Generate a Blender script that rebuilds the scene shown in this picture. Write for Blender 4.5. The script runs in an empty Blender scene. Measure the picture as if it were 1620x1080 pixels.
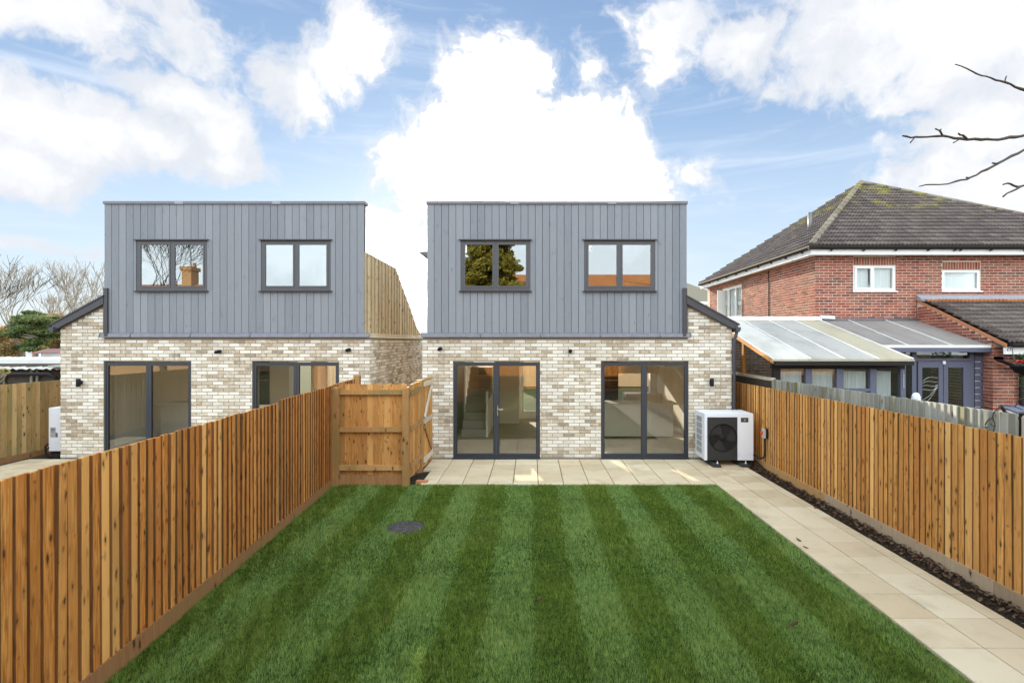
import bpy, bmesh, math, random
import numpy as np
from mathutils import Vector, Matrix
random.seed(7); rng = np.random.default_rng(7)
S = bpy.context.scene
R = math.radians
F = 815.0; EYE = 2.55
def P(u, v, d):
    """a point seen in the photograph, placed d metres in front of the eye"""
    return Vector(((u-840)/F*d, d, EYE-(v-540)/F*d))

# ------------------------------------------------------------------ camera
cam = bpy.data.cameras.new('camera'); camo = bpy.data.objects.new('camera', cam)
S.collection.objects.link(camo); S.camera = camo
camo.location = (0, 0, EYE); camo.rotation_euler = (R(90), 0, 0)
cam.sensor_width = 36; cam.lens = 36*F/1620; cam.shift_x = -30/1620
cam.clip_start = 0.05; cam.clip_end = 3000

# ------------------------------------------------------------------ render, exposure
S.render.engine = 'CYCLES'
S.view_settings.view_transform = 'Standard'; S.view_settings.look = 'None'
S.view_settings.gamma = 1; S.view_settings.exposure = 0.86
S.view_settings.use_curve_mapping = False
cy = S.cycles
cy.use_denoising = True; cy.max_bounces = 8; cy.diffuse_bounces = 5; cy.glossy_bounces = 5
cy.transparent_max_bounces = 16; cy.transmission_bounces = 4
cy.sample_clamp_indirect = 8; cy.caustics_reflective = False; cy.caustics_refractive = False

# ------------------------------------------------------------------ node helpers
class NT:
    def __init__(s, tree): s.t = tree; s.n = tree.nodes; s.l = tree.links
    def new(s, typ, ins=None, **props):
        n = s.n.new(typ)
        for k, v in props.items(): setattr(n, k, v)
        for k, v in (ins or {}).items():
            sock = n.inputs[k]
            if isinstance(v, bpy.types.NodeSocket): s.l.new(v, sock)
            else: sock.default_value = v
        return n
    def math(s, op, a, b=0.0, c=0.0, clamp=False):
        n = s.new('ShaderNodeMath', {0: a, 1: b, 2: c}, operation=op, use_clamp=clamp); return n.outputs[0]
    def vmath(s, op, a, b=(0, 0, 0)):
        n = s.new('ShaderNodeVectorMath', {0: a, 1: b}, operation=op)
        return n.outputs['Value'] if op in ('LENGTH', 'DOT_PRODUCT', 'DISTANCE') else n.outputs[0]
    def smooth(s, x, lo, hi, a=0.0, b=1.0):
        n = s.new('ShaderNodeMapRange', {'Value': x, 'From Min': lo, 'From Max': hi, 'To Min': a, 'To Max': b})
        n.interpolation_type = 'SMOOTHSTEP'; return n.outputs[0]
    def mix(s, f, a, b, mode='MIX'):
        n = s.new('ShaderNodeMix', data_type='RGBA', blend_type=mode)
        for k, v in ((0, f), (6, a), (7, b)):
            if isinstance(v, bpy.types.NodeSocket): s.l.new(v, n.inputs[k])
            else: n.inputs[k].default_value = (v if k == 0 else (*v, 1) if len(v) == 3 else v)
        return n.outputs[2]
    def noise(s, vec, scale, detail=3, rough=.55, dist=0.0):
        return s.new('ShaderNodeTexNoise', {'Vector': vec, 'Scale': scale, 'Detail': detail, 'Roughness': rough, 'Distortion': dist}).outputs[0]
    def ramp(s, x, stops):
        n = s.new('ShaderNodeValToRGB', {0: x}); cr = n.color_ramp
        while len(cr.elements) < len(stops): cr.elements.new(.5)
        for e, (p, c) in zip(cr.elements, stops): e.position = p; e.color = (*c, 1) if len(c) == 3 else c
        return n.outputs[0]

# ------------------------------------------------------------------ world
SUN_EL, SUN_AZ = 17.0, -12.0          # azimuth measured from the viewing direction (+Y), minus is to the left
W = bpy.data.worlds.new('World'); S.world = W; W.use_nodes = True
W.node_tree.nodes.clear(); w = NT(W.node_tree)
geo = w.new('ShaderNodeNewGeometry')
D = w.vmath('SCALE', geo.outputs['Incoming']); D.node.inputs['Scale'].default_value = -1
D = w.vmath('NORMALIZE', D)
sep = w.new('ShaderNodeSeparateXYZ', {0: D}); dx, dy, dz = sep.outputs
sky = w.new('ShaderNodeTexSky', sky_type='NISHITA')
sky.sun_disc = False; sky.sun_elevation = R(SUN_EL); sky.sun_rotation = R(SUN_AZ)
sky.air_density = 1.3; sky.dust_density = .5; sky.ozone_density = 3.0
# cloud banks, given as directions on the sky
banks = [(860,285,225,150,1.15),(800,120,105,85,1.0),(930,130,60,60,.45),(690,280,100,110,1.1),(1000,290,95,105,1.0),(1100,270,45,35,.6),(780,420,140,150,1.2),(615,400,60,110,1.0),(620,250,60,60,.8),
  (110,30,180,62,1.0),(255,50,70,75,.75),(180,90,60,40,.5),(40,180,105,95,1.25),(20,270,75,65,1.2),(130,200,120,60,1.2),(230,225,100,48,1.15),(285,160,75,48,1.0),(325,200,70,52,1.0),(365,245,85,45,.9),
  (470,155,68,66,.9),(575,60,66,62,.85),(530,115,70,55,.8),
  (1070,40,95,55,.95),(1190,60,110,75,1.0),(1320,50,130,85,1.0),(1240,130,80,50,.6),(1450,40,160,85,1.0),(1600,60,150,110,1.1),(1560,200,120,110,1.0),(1500,270,110,70,.95),(1400,290,60,50,.7),(1620,330,120,100,1.0),(1050,120,50,45,.5),
  (280,15,90,40,.5),(90,398,70,22,.55)]
warp = w.new('ShaderNodeTexNoise', {'Vector': D, 'Scale': 6.0, 'Detail': 4, 'Roughness': .6})
wv = w.vmath('SUBTRACT', warp.outputs['Color'], (.5, .5, .5))
wv2 = w.vmath('MULTIPLY', wv, (.13, .05, .13)); Dw = w.vmath('ADD', D, wv2)
acc = None
for (u, v, ru, rv, st) in banks:
    q = Vector(((u-840)/F, 1, (540-v)/F)); k = q.length; c = q/k
    df = w.vmath('MULTIPLY', w.vmath('SUBTRACT', Dw, tuple(c)), (F*k/ru, 1.2, F*k/rv))
    val = w.math('MULTIPLY_ADD', w.vmath('LENGTH', df), -st*.95, st*1.0)
    acc = val if acc is None else w.math('SMOOTH_MAX', acc, val, .08)
infront = w.smooth(dy, .35, .62)
Dst = w.vmath('MULTIPLY', D, (1, 1, 1.5))
gen = w.math('MULTIPLY_ADD', w.noise(Dst, 2.3, 3, .5), 3.2, -1.25)     # broken cloud elsewhere
fld = w.new('ShaderNodeMix', {0: infront, 2: gen, 3: acc}, data_type='FLOAT').outputs[0]
fb1 = w.noise(Dw, 6.5, 9, .63); fb2 = w.noise(w.vmath('MULTIPLY', Dw, (1, 1, 1.25)), 21.0, 7, .66)
dens = w.math('ADD', fld, w.math('ADD', w.math('MULTIPLY_ADD', fb1, 2.1, -1.05), w.math('MULTIPLY_ADD', fb2, .8, -.42)))
mask = w.smooth(dens, -.02, .50)
# thin high streaks running up to the right
rot = w.new('ShaderNodeMapping', {'Vector': D, 'Rotation': (0, R(22), 0), 'Scale': (1.4, 1.0, 11.0)}).outputs[0]
streak = w.smooth(w.noise(rot, 2.6, 6, .6, .5), .45, .85, 0, .62)
shade = w.smooth(w.noise(w.vmath('ADD', Dw, (.03, 0, .05)), 6.0, 6, .6), .38, .68)
glow = w.smooth(w.vmath('DOT_PRODUCT', D, tuple(Vector(((800-840)/F, 1, (540-300)/F)).normalized())), .925, .99)
fine = w.smooth(w.noise(w.vmath('ADD', Dw, (.01, 0, .03)), 17.0, 7, .62), .36, .62)
cloudcol = w.mix(shade, (.455, .475, .51), (.60, .60, .605)); cloudcol = w.mix(fine, w.mix(.35, cloudcol, (.43, .455, .50)), cloudcol)
corecol = w.mix(w.math('MULTIPLY', w.smooth(dens, .45, 1.1), .55), cloudcol, (.66, .66, .66)); corecol = w.mix(w.math('MULTIPLY', glow, w.smooth(dens, .25, .95)), corecol, (4.0, 3.7, 3.3))
blue = w.ramp(w.smooth(dz, -.02, .75), [(0, (.46, .52, .58)), (.25, (.37, .455, .56)), (.55, (.22, .315, .455)), (1, (.13, .21, .36))])
nis = w.vmath('MULTIPLY', sky.outputs[0], (.055, .065, .08))
blue = w.mix(.22, blue, nis)
blue = w.mix(streak, blue, (.50, .55, .62))
# away from the sun the sky is a pale even veil (seen in the window panes)
back = w.smooth(dy, .22, -.30)
blue = w.mix(back, blue, (1.66, 1.88, 1.99))
mask = w.math('MULTIPLY', mask, w.math('MULTIPLY_ADD', back, -.75, 1.0))
col = w.mix(mask, blue, corecol)
col = w.mix(w.smooth(dz, 0.0, -.05), col, (.35, .36, .33))
bg = w.new('ShaderNodeBackground', {'Color': w.vmath('MULTIPLY', col, (10, 10, 10)), 'Strength': .1})
w.new('ShaderNodeOutputWorld', {0: bg.outputs[0]})
W.cycles.sampling_method = 'MANUAL'; W.cycles.sample_map_resolution = 512

sun = bpy.data.lights.new('sun', 'SUN'); suno = bpy.data.objects.new('sun', sun); S.collection.objects.link(suno)
sun.energy = 5.0; sun.angle = R(.5); sun.color = (1, .86, .66)
sd = Vector((math.sin(R(SUN_AZ))*math.cos(R(SUN_EL)), math.cos(R(SUN_AZ))*math.cos(R(SUN_EL)), math.sin(R(SUN_EL))))
suno.rotation_euler = sd.to_track_quat('Z', 'Y').to_euler(); suno.location = sd*60

# ------------------------------------------------------------------ object helpers
col_main = S.collection
def link(o): col_main.objects.link(o); return o
class MB:
    def __init__(s): s.v = []; s.f = []; s.sm = []
    def add(s, vs, fs, smooth=False):
        b = len(s.v); s.v += [tuple(p) for p in vs]; s.f += [tuple(b+i for i in f) for f in fs]; s.sm += [smooth]*len(fs); return s
    def box(s, x0, x1, y0, y1, z0, z1):
        x0, x1 = sorted((x0, x1)); y0, y1 = sorted((y0, y1)); z0, z1 = sorted((z0, z1))
        return s.add([(x0,y0,z0),(x1,y0,z0),(x1,y1,z0),(x0,y1,z0),(x0,y0,z1),(x1,y0,z1),(x1,y1,z1),(x0,y1,z1)],
                     [(0,3,2,1),(4,5,6,7),(0,1,5,4),(1,2,6,5),(2,3,7,6),(3,0,4,7)])
    def obox(s, c, ax, ay, az):
        """box about c with half-axis vectors"""
        c, ax, ay, az = map(Vector, (c, ax, ay, az))
        vs = [c+sx*ax+sy*ay+sz*az for sz in (-1, 1) for sx, sy in ((-1,-1),(1,-1),(1,1),(-1,1))]
        if ax.cross(ay).dot(az) < 0: fs = [(1,2,3,0)[::1],(7,6,5,4),(4,5,1,0),(5,6,2,1),(6,7,3,2),(7,4,0,3)]; fs = [(0,1,2,3),(7,6,5,4),(4,5,1,0),(5,6,2,1),(6,7,3,2),(7,4,0,3)]
        else: fs = [(0,3,2,1),(4,5,6,7),(0,1,5,4),(1,2,6,5),(2,3,7,6),(3,0,4,7)]
        return s.add(vs, fs)
    def prism(s, poly, vec):
        """extrude a 3-D polygon along vec"""
        n = len(poly); vec = Vector(vec); a = [Vector(p) for p in poly]; b = [p+vec for p in a]
        nrm = Vector()
        for i in range(n): nrm += a[i].cross(a[(i+1) % n])
        fl = nrm.dot(vec) > 0
        f0 = list(range(n)); f1 = [n+i for i in range(n)]
        fs = [tuple(f0[::-1]) if fl else tuple(f0), tuple(f1) if fl else tuple(f1[::-1])]
        for i in range(n):
            j = (i+1) % n; q = (i, j, n+j, n+i); fs.append(q if fl else q[::-1])
        return s.add(a+b, fs)
    def tube(s, pts, rad, n=6, smooth=True, caps=True):
        pts = [Vector(p) for p in pts]; rad = rad if isinstance(rad, (list, tuple)) else [rad]*len(pts)
        vs = []; prev = None
        for i, p in enumerate(pts):
            t = (pts[min(i+1, len(pts)-1)]-pts[max(i-1, 0)]).normalized()
            if prev is None: up = Vector((0,0,1)) if abs(t.z) < .9 else Vector((1,0,0)); a = t.cross(up).normalized()
            else: a = (prev - t*prev.dot(t)).normalized()
            prev = a; b = t.cross(a)
            for k in range(n):
                th = 2*math.pi*k/n; vs.append(p+(a*math.cos(th)+b*math.sin(th))*rad[i])
        fs = []
        for i in range(len(pts)-1):
            for k in range(n):
                k2 = (k+1) % n; fs.append((i*n+k, i*n+k2, (i+1)*n+k2, (i+1)*n+k))
        s.add(vs, fs, smooth)
        if caps:
            b = len(s.v)-len(vs); m = (len(pts)-1)*n
            s.f += [tuple(b+k for k in range(n))[::-1], tuple(b+m+k for k in range(n))]; s.sm += [False, False]
        return s
    def lathe(s, c, prof, n=16, axis='z', smooth=True):
        c = Vector(c); vs = []
        for (r, h) in prof:
            for k in range(n):
                th = 2*math.pi*k/n; a, b = r*math.cos(th), r*math.sin(th)
                vs.append(c + (Vector((a, b, h)) if axis == 'z' else Vector((a, h, b)) if axis == 'y' else Vector((h, a, b))))
        fs = []
        for i in range(len(prof)-1):
            for k in range(n):
                k2 = (k+1) % n; q = (i*n+k, i*n+k2, (i+1)*n+k2, (i+1)*n+k); fs.append(q if axis != 'y' else q[::-1])
        return s.add(vs, fs, smooth)
    def mesh(s, name):
        me = bpy.data.meshes.new(name); me.from_pydata(s.v, [], s.f)
        if any(s.sm): me.polygons.foreach_set('use_smooth', s.sm)
        me.update(); return me
    def build(s, name, mat, parent=None, label=None, kind=None):
        me = s.mesh(name); me.materials.append(mat); return place(name, me, parent, (0,0,0), label=label, kind=kind)
def wloc(o):
    l = Vector(o.location)
    return l if o.parent is None else l + wloc(o.parent)
def place(name, me, parent=None, loc=(0,0,0), rot=None, scale=None, label=None, kind=None):
    o = bpy.data.objects.new(name, me); link(o)
    loc = Vector(loc)
    if parent is not None: o.parent = parent; loc = loc - wloc(parent)
    o.location = loc
    if rot: o.rotation_euler = rot
    if scale: o.scale = scale
    if label: o['label'] = label
    if kind: o['kind'] = kind
    return o
def thing(name, label, cat, loc=(0,0,0), group=None):
    o = bpy.data.objects.new(name, None); link(o); o.location = loc; o.empty_display_size = .2
    o['label'] = label; o['category'] = cat
    if group: o['group'] = group
    return o
def tag(o, label, cat, group=None):
    o['label'] = label; o['category'] = cat
    if group: o['group'] = group
    return o
def copy_tree(o, parent=None):
    c = o.copy(); link(c); c.parent = parent
    for ch in list(o.children): copy_tree(ch, c)
    return c

# ------------------------------------------------------------------ materials
def material(name):
    m = bpy.data.materials.new(name); m.use_nodes = True; m.node_tree.nodes.clear(); return m, NT(m.node_tree)
def finish(t, col, rough=.7, bump=None, bstr=.3, bdist=.01, metal=0.0, spec=.5, **kw):
    ins = {'Base Color': (*col, 1) if isinstance(col, tuple) and len(col) == 3 else col, 'Roughness': rough, 'Metallic': metal, 'Specular IOR Level': spec}
    ins.update(kw)
    b = t.new('ShaderNodeBsdfPrincipled', ins)
    if bump is not None:
        bn = t.new('ShaderNodeBump', {'Height': bump, 'Strength': bstr, 'Distance': bdist}); t.l.new(bn.outputs[0], b.inputs['Normal'])
    t.new('ShaderNodeOutputMaterial', {0: b.outputs[0]})
    return b
def pos(t): return t.new('ShaderNodeNewGeometry').outputs['Position']
def rnd(t):
    a = t.new('ShaderNodeObjectInfo').outputs['Random']; b = t.new('ShaderNodeNewGeometry').outputs['Random Per Island']
    return t.math('FRACT', t.math('MULTIPLY_ADD', a, 7.31, b))
def rnd2(t, r, k=13.7): return t.math('FRACT', t.math('MULTIPLY', r, k))
def flat(name, c, rough=.6, var=.12, scale=6.0, metal=0.0, bstr=.15, spec=.5):
    """painted or moulded surface with slight unevenness"""
    m, t = material(name); p = pos(t); n = t.noise(p, scale, 4, .6); n2 = t.noise(p, scale*14, 3, .6)
    d = tuple(x*(1-var) for x in c); l = tuple(min(1, x*(1+var)) for x in c)
    c1 = t.mix(n, d, l)
    r = t.math('MULTIPLY_ADD', n2, .18, rough-.09)
    finish(t, c1, r, n2, bstr, .002, metal, spec); return m

def wood(name, dark, mid, light, knots=.5, green=0.0, rough=.72, grain=1.0, weather=0.0):
    m, t = material(name); p = pos(t); r = rnd(t); r2 = rnd2(t, r); r3 = rnd2(t, r, 29.3)
    off = t.new('ShaderNodeCombineXYZ', {0: t.math('MULTIPLY', r, 17.0), 1: t.math('MULTIPLY', r2, 23.0), 2: t.math('MULTIPLY', r3, 31.0)}).outputs[0]
    q = t.vmath('ADD', p, off)
    g = t.vmath('MULTIPLY', q, (22, 22, 1.5))
    grn = t.noise(g, 1.6, 5, .6, 1.4)
    fine = t.noise(t.vmath('MULTIPLY', q, (140, 140, 6)), 1.0, 3, .6)
    blotch = t.noise(t.vmath('MULTIPLY', q, (1.5, 1.5, .8)), 1.2, 3, .5)
    # knots
    kv = t.vmath('MULTIPLY', q, (13.5, 13.5, 5.6))
    kw = t.vmath('ADD', kv, t.vmath('MULTIPLY', t.vmath('SUBTRACT', t.new('ShaderNodeTexNoise', {'Vector': q, 'Scale': 14.0}).outputs['Color'], (.5,.5,.5)), (.35,.35,.35)))
    vo = t.new('ShaderNodeTexVoronoi', {'Vector': kw, 'Scale': 1.0, 'Randomness': 1.0})
    kd = vo.outputs['Distance']; kr = t.new('ShaderNodeSeparateColor', {0: vo.outputs['Color']}).outputs[0]
    on = t.math('GREATER_THAN', kr, 1-knots)
    size = t.math('MULTIPLY_ADD', kr, .13, .05)
    kn = t.math('MULTIPLY', t.smooth(t.math('SUBTRACT', kd, size), .05, -.03), on)
    halo = t.math('MULTIPLY', t.smooth(t.math('SUBTRACT', kd, size), .28, 0.0), on)
    v2 = t.new('ShaderNodeTexVoronoi', {'Vector': t.vmath('MULTIPLY', t.vmath('ADD', q, (5.3, 2.1, 7.7)), (26, 26, 8.5)), 'Scale': 1.0})
    k2 = t.math('MULTIPLY', t.smooth(v2.outputs['Distance'], .20, .07), t.math('GREATER_THAN', t.new('ShaderNodeSeparateColor', {0: v2.outputs['Color']}).outputs[1], 1-knots*.35))
    v3 = t.new('ShaderNodeTexVoronoi', {'Vector': t.vmath('MULTIPLY', t.vmath('ADD', kw, (3.3, 9.1, 1.7)), (.75, .75, 1.9)), 'Scale': 1.0})
    k3 = t.math('MULTIPLY', t.smooth(v3.outputs['Distance'], .26, .10), t.math('GREATER_THAN', t.new('ShaderNodeSeparateColor', {0: v3.outputs['Color']}).outputs[2], 1-knots*.45))
    base = t.ramp(grn, [(.28, dark), (.5, mid), (.74, light)])
    base = t.mix(t.math('MULTIPLY', fine, .35), base, dark)
    base = t.mix(t.smooth(r, .0, 1.0, 0, .5), base, tuple(x*.60 for x in mid)); base = t.mix(t.smooth(r3, .6, 1.0, 0, .4), base, (mid[0]*.75, mid[1]*.55, mid[2]*.5)); damp = t.smooth(t.noise(t.vmath('MULTIPLY', p, (1, 1, .6)), .9, 3, .5), .5, .72, 0, .28); base = t.mix(damp, base, dark)
    base = t.mix(t.smooth(r2, .5, 1.0, 0, .7), base, light)
    base = t.mix(t.math('MULTIPLY', t.smooth(blotch, .45, .8), .35), base, dark)
    if green: base = t.mix(t.math('MULTIPLY', t.smooth(t.math('MULTIPLY', r3, t.smooth(blotch, .25, .7)), .3, .8), green), base, (.17, .16, .06))
    base = t.mix(t.math('MULTIPLY', halo, .42), base, tuple(x*.42 for x in dark))
    base = t.mix(t.math('MULTIPLY', k3, .6), base, tuple(x*.3 for x in dark)); base = t.mix(t.math('MULTIPLY', k2, .6), base, tuple(x*.35 for x in dark))
    base = t.mix(t.math('MULTIPLY', kn, .85), base, (.035, .018, .008))
    if weather: base = t.mix(weather, base, (.36, .36, .33))
    h = t.math('ADD', t.math('MULTIPLY', grn, .5), t.math('SUBTRACT', t.math('MULTIPLY', fine, .3), t.math('MULTIPLY', kn, .3)))
    finish(t, base, rough, h, .45, .004, spec=.3); return m

M = {}
M['fence'] = wood('fence_wood', (.27,.085,.016), (.72,.275,.052), (1.0,.55,.17), .70, .12)
M['fence_r'] = wood('golden_fence_wood', (.32,.125,.028), (.78,.36,.092), (1.0,.62,.23), .70, .08)
M['panel'] = wood('panel_wood', (.27,.110,.028), (.54,.255,.07), (.72,.42,.15), .75, .25)
M['fence_old'] = wood('old_fence_wood', (.22,.23,.19), (.36,.37,.33), (.50,.50,.45), .12, .85)
M['fence_left'] = wood('left_fence_wood', (.25,.155,.055), (.40,.26,.105), (.54,.37,.17), .45, .6)
M['kick'] = wood('gravel_board_wood', (.22,.105,.04), (.36,.19,.08), (.46,.27,.13), .15, .2)
M['post'] = wood('post_wood', (.26,.14,.045), (.42,.23,.085), (.55,.33,.14), .35, .7)
M['larch'] = wood('larch_cladding', (.44,.33,.19), (.70,.57,.37), (.84,.72,.50), .4, 0)
M['tan'] = wood('tan_gravel_board', (.30,.21,.13), (.43,.32,.21), (.54,.42,.29), .08, 0)
M['brace'] = wood('pale_brace_wood', (.42,.36,.27), (.58,.52,.42), (.68,.63,.54), .1, 0)

def brick_mat(name, stops, mort_smear, mortar_amt=.5):
    m, t = material(name); p = pos(t); r = rnd(t); r2 = rnd2(t, r, 17.1)
    base = t.ramp(r, stops); base.node.color_ramp.interpolation = 'CONSTANT'
    n = t.noise(p, 55, 5, .65); n2 = t.noise(p, 14, 4, .6); n3 = t.noise(p, 1.1, 3, .5)
    base = t.mix(t.math('MULTIPLY', n, .42), base, tuple(x*.45 for x in stops[len(stops)//2][1]), 'MIX')
    sm = t.math('MULTIPLY', t.smooth(n2, .42, .72), t.math('MULTIPLY_ADD', r2, mortar_amt, .12))
    base = t.mix(sm, base, mort_smear)
    base = t.mix(t.math('MULTIPLY', t.smooth(n3, .4, .7), .18), base, (.30,.24,.17))
    finish(t, base, .88, t.math('ADD', n, t.math('MULTIPLY', n2, .6)), .7, .005, spec=.25); return m
M['brick'] = brick_mat('cream_brick', [(0,(.68,.62,.53)),(.13,(.83,.79,.72)),(.34,(.46,.36,.25)),(.40,(.66,.61,.53)),(.52,(.52,.43,.31)),(.63,(.83,.79,.71)),(.77,(.40,.31,.21)),(.84,(.58,.50,.39)),(.93,(.28,.22,.15)),(.97,(.36,.27,.16))], (.80,.74,.64), .7)
M['mortar'] = flat('grey_mortar', (.27,.24,.20), .92, .18, 20, bstr=.5)
M['redbrick'] = brick_mat('red_brick', [(0,(.28,.070,.048)),(.2,(.35,.095,.065)),(.38,(.18,.05,.042)),(.52,(.39,.12,.085)),(.68,(.13,.048,.042)),(.78,(.29,.072,.052)),(.9,(.22,.09,.068))], (.48,.27,.20), .35)
M['redmortar'] = flat('pale_mortar', (.62,.52,.42), .92, .15, 20, bstr=.5)

def painted_boards():
    m, t = material('grey_painted_timber'); p = pos(t); r = rnd(t); r2 = rnd2(t, r)
    off = t.new('ShaderNodeCombineXYZ', {0: t.math('MULTIPLY', r, 17.0), 2: t.math('MULTIPLY', r2, 23.0)}).outputs[0]
    q = t.vmath('ADD', p, off)
    g = t.noise(t.vmath('MULTIPLY', q, (30, 30, 2)), 1.5, 5, .6, 1.2); b = t.noise(t.vmath('MULTIPLY', q, (4, 4, 2.2)), 1.3, 3, .6)
    c = t.mix(r, (.172,.187,.216), (.228,.243,.274))
    c = t.mix(t.math('MULTIPLY', t.smooth(g, .35, .75), .2), c, (.33,.35,.39))
    c = t.mix(t.math('MULTIPLY', t.smooth(b, .62, .78), .55), c, (.13,.14,.17))
    vo = t.new('ShaderNodeTexVoronoi', {'Vector': t.vmath('MULTIPLY', q, (9, 9, 2.4)), 'Scale': 1.0})
    k = t.math('MULTIPLY', t.smooth(vo.outputs['Distance'], .13, .05), t.math('GREATER_THAN', t.new('ShaderNodeSeparateColor', {0: vo.outputs['Color']}).outputs[0], .72))
    c = t.mix(t.math('MULTIPLY', k, .6), c, (.10,.11,.135))
    finish(t, c, .62, t.math('SUBTRACT', g, k), .35, .003, spec=.3); return m
M['clad'] = painted_boards()
M['black'] = flat('dark_recess', (.02,.02,.024), .8, .1)
M['frame'] = flat('anthracite_frame', (.034,.040,.052), .42, .1, 8, bstr=.06)
M['winframe'] = flat('grey_window_frame', (.065,.069,.080), .45, .1, 8, bstr=.06)
M['fascia'] = flat('dark_grey_fascia', (.04,.042,.052), .45, .15, 8, bstr=.08)
M['lead'] = flat('lead_sheet', (.16,.165,.20), .42, .35, 9, metal=.35, bstr=.5)
M['newlead'] = flat('bright_lead', (.36,.38,.44), .45, .25, 6, metal=.2, bstr=.4)
M['coping'] = flat('metal_coping', (.15,.15,.175), .5, .12, 5, bstr=.1)
M['copinglight'] = flat('metal_coping_joint', (.27,.27,.31), .45, .1, 5, bstr=.1)
M['plaster'] = flat('white_wall_paint', (.86,.84,.78), .85, .03, 2)
M['oak'] = wood('floor_wood', (.30,.23,.15), (.46,.37,.26), (.56,.47,.34), .05)
M['carpet'] = flat('grey_carpet', (.42,.40,.36), .95, .12, 60, bstr=.6)
M['kitchen'] = flat('kitchen_front', (.70,.68,.62), .4, .04)
M['worktop'] = flat('pale_worktop', (.75,.73,.68), .3, .06)
M['oven'] = flat('black_oven', (.015,.015,.017), .2, .1)
M['steel'] = flat('brushed_steel', (.55,.55,.56), .3, .06, metal=.9)
M['white'] = flat('white_plastic', (.80,.81,.82), .4, .03, 4, bstr=.05)
M['pump'] = flat('white_coated_metal', (.72,.75,.82), .38, .03, 3, bstr=.04)
M['pumpblack'] = flat('black_coated_metal', (.022,.023,.027), .5, .15, 20)
M['blackplastic'] = flat('black_plastic', (.012,.012,.014), .6, .2, 20, spec=.2)
M['rubber'] = flat('rubber_foot', (.03,.03,.032), .85, .2, 30)
M['grille'] = flat('grey_grille', (.16,.17,.19), .5, .1, 20, metal=.4)
M['red'] = flat('red_plastic', (.65,.04,.02), .35, .05)
M['fadedred'] = flat('faded_red_cloth', (.30,.10,.09), .8, .1)
M['yellow'] = flat('yellow_plastic', (.85,.5,.03), .35, .05)
M['greybox'] = flat('grey_switch_box', (.42,.43,.45), .5, .05)
M['labelgrey'] = flat('print_grey', (.35,.35,.36), .5, .05)
M['upvc'] = flat('white_upvc', (.80,.81,.81), .35, .03, 3, bstr=.04)
M['gutter'] = flat('black_gutter', (.022,.019,.019), .7, .2, spec=.2)
M['purplegrey'] = flat('slate_painted_joinery', (.10,.105,.16), .55, .14, 5, bstr=.1)
M['loosebrick'] = flat('orange_brick', (.48,.20,.10), .9, .3, 30, bstr=.7)
M['orangebrick'] = flat('buff_brick_wall', (.50,.33,.18), .9, .2, 10, bstr=.5)

def glass(name, refl=.4, tint=(.86,.9,.88), rough=0.0, wob=0.0):
    m, t = material(name)
    tr = t.new('ShaderNodeBsdfTransparent', {0: (*tint, 1)})
    gl = t.new('ShaderNodeBsdfGlossy', {'Color': (.95,.96,.97,1), 'Roughness': rough})
    if wob:
        bn = t.new('ShaderNodeBump', {'Height': t.noise(pos(t), 1.6, 2, .4), 'Strength': wob, 'Distance': .02}); t.l.new(bn.outputs[0], gl.inputs['Normal'])
    fr = t.new('ShaderNodeLayerWeight', {'Blend': .35}).outputs['Fresnel']
    f = t.math('MULTIPLY_ADD', fr, .35, refl, clamp=True)
    mx = t.new('ShaderNodeMixShader', {0: f, 1: tr.outputs[0], 2: gl.outputs[0]})
    t.new('ShaderNodeOutputMaterial', {0: mx.outputs[0]}); return m
M['glass'] = glass('coated_pane_glass', .07, (.97,.98,.96), wob=.012)
M['glassup'] = glass('upper_pane_glass', .23, (.5,.53,.52), wob=.012)
M['oldglass'] = glass('neighbour_pane_glass', .03, (.93,.95,.94), wob=.02)

def paver_mat():
    m, t = material('buff_paving_slab'); p = pos(t); r = rnd(t); r2 = rnd2(t, r)
    n = t.noise(p, 90, 4, .65); n2 = t.noise(p, 2.2, 4, .6); sp = t.noise(p, 320, 2, .5)
    c = t.mix(r, (.54,.44,.29), (.70,.61,.45))
    c = t.mix(t.math('MULTIPLY', t.smooth(r2, .6, 1), .4), c, (.58,.43,.28))
    c = t.mix(t.math('MULTIPLY', n, .3), c, (.40,.32,.22))
    c = t.mix(t.smooth(sp, .62, .74, 0, .45), c, (.30,.25,.18))
    c = t.mix(t.smooth(n2, .45, .75, 0, .5), c, (.40,.33,.21)); n4 = t.noise(p, .55, 5, .7); c = t.mix(t.smooth(n4, .52, .68, 0, .35), c, (.36,.30,.20)); n5 = t.noise(p, 11.0, 3, .7); c = t.mix(t.smooth(n5, .64, .72, 0, .3), c, (.30,.25,.17))
    finish(t, c, .78, t.math('ADD', n, sp), .5, .003, spec=.3); return m
M['paver'] = paver_mat()
M['joint'] = flat('sand_joint', (.085,.07,.05), .95, .3, 60, bstr=.6)
def soil_mat():
    m, t = material('dark_soil'); p = pos(t); n = t.noise(p, 45, 6, .7); n2 = t.noise(p, 6, 4, .6)
    c = t.mix(t.smooth(n, .3, .7), (.018,.013,.010), (.075,.055,.04)); c = t.mix(t.smooth(n2, .5, .75, 0, .5), c, (.10,.08,.06))
    finish(t, c, .95, t.math('ADD', n, n2), 1.0, .03, spec=.2); return m
M['soil'] = soil_mat()
def lawn_mat():
    m, t = material('turf_floor'); p = pos(t); n = t.noise(p, 60, 5, .7); n2 = t.noise(p, 2, 4, .6)
    c = t.mix(n, (.012,.030,.006), (.035,.085,.014)); c = t.mix(t.smooth(n2, .5, .8, 0, .4), c, (.05,.055,.02))
    finish(t, c, .95, n, 1.0, .03, spec=.1); return m
M['lawn'] = lawn_mat()
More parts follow.
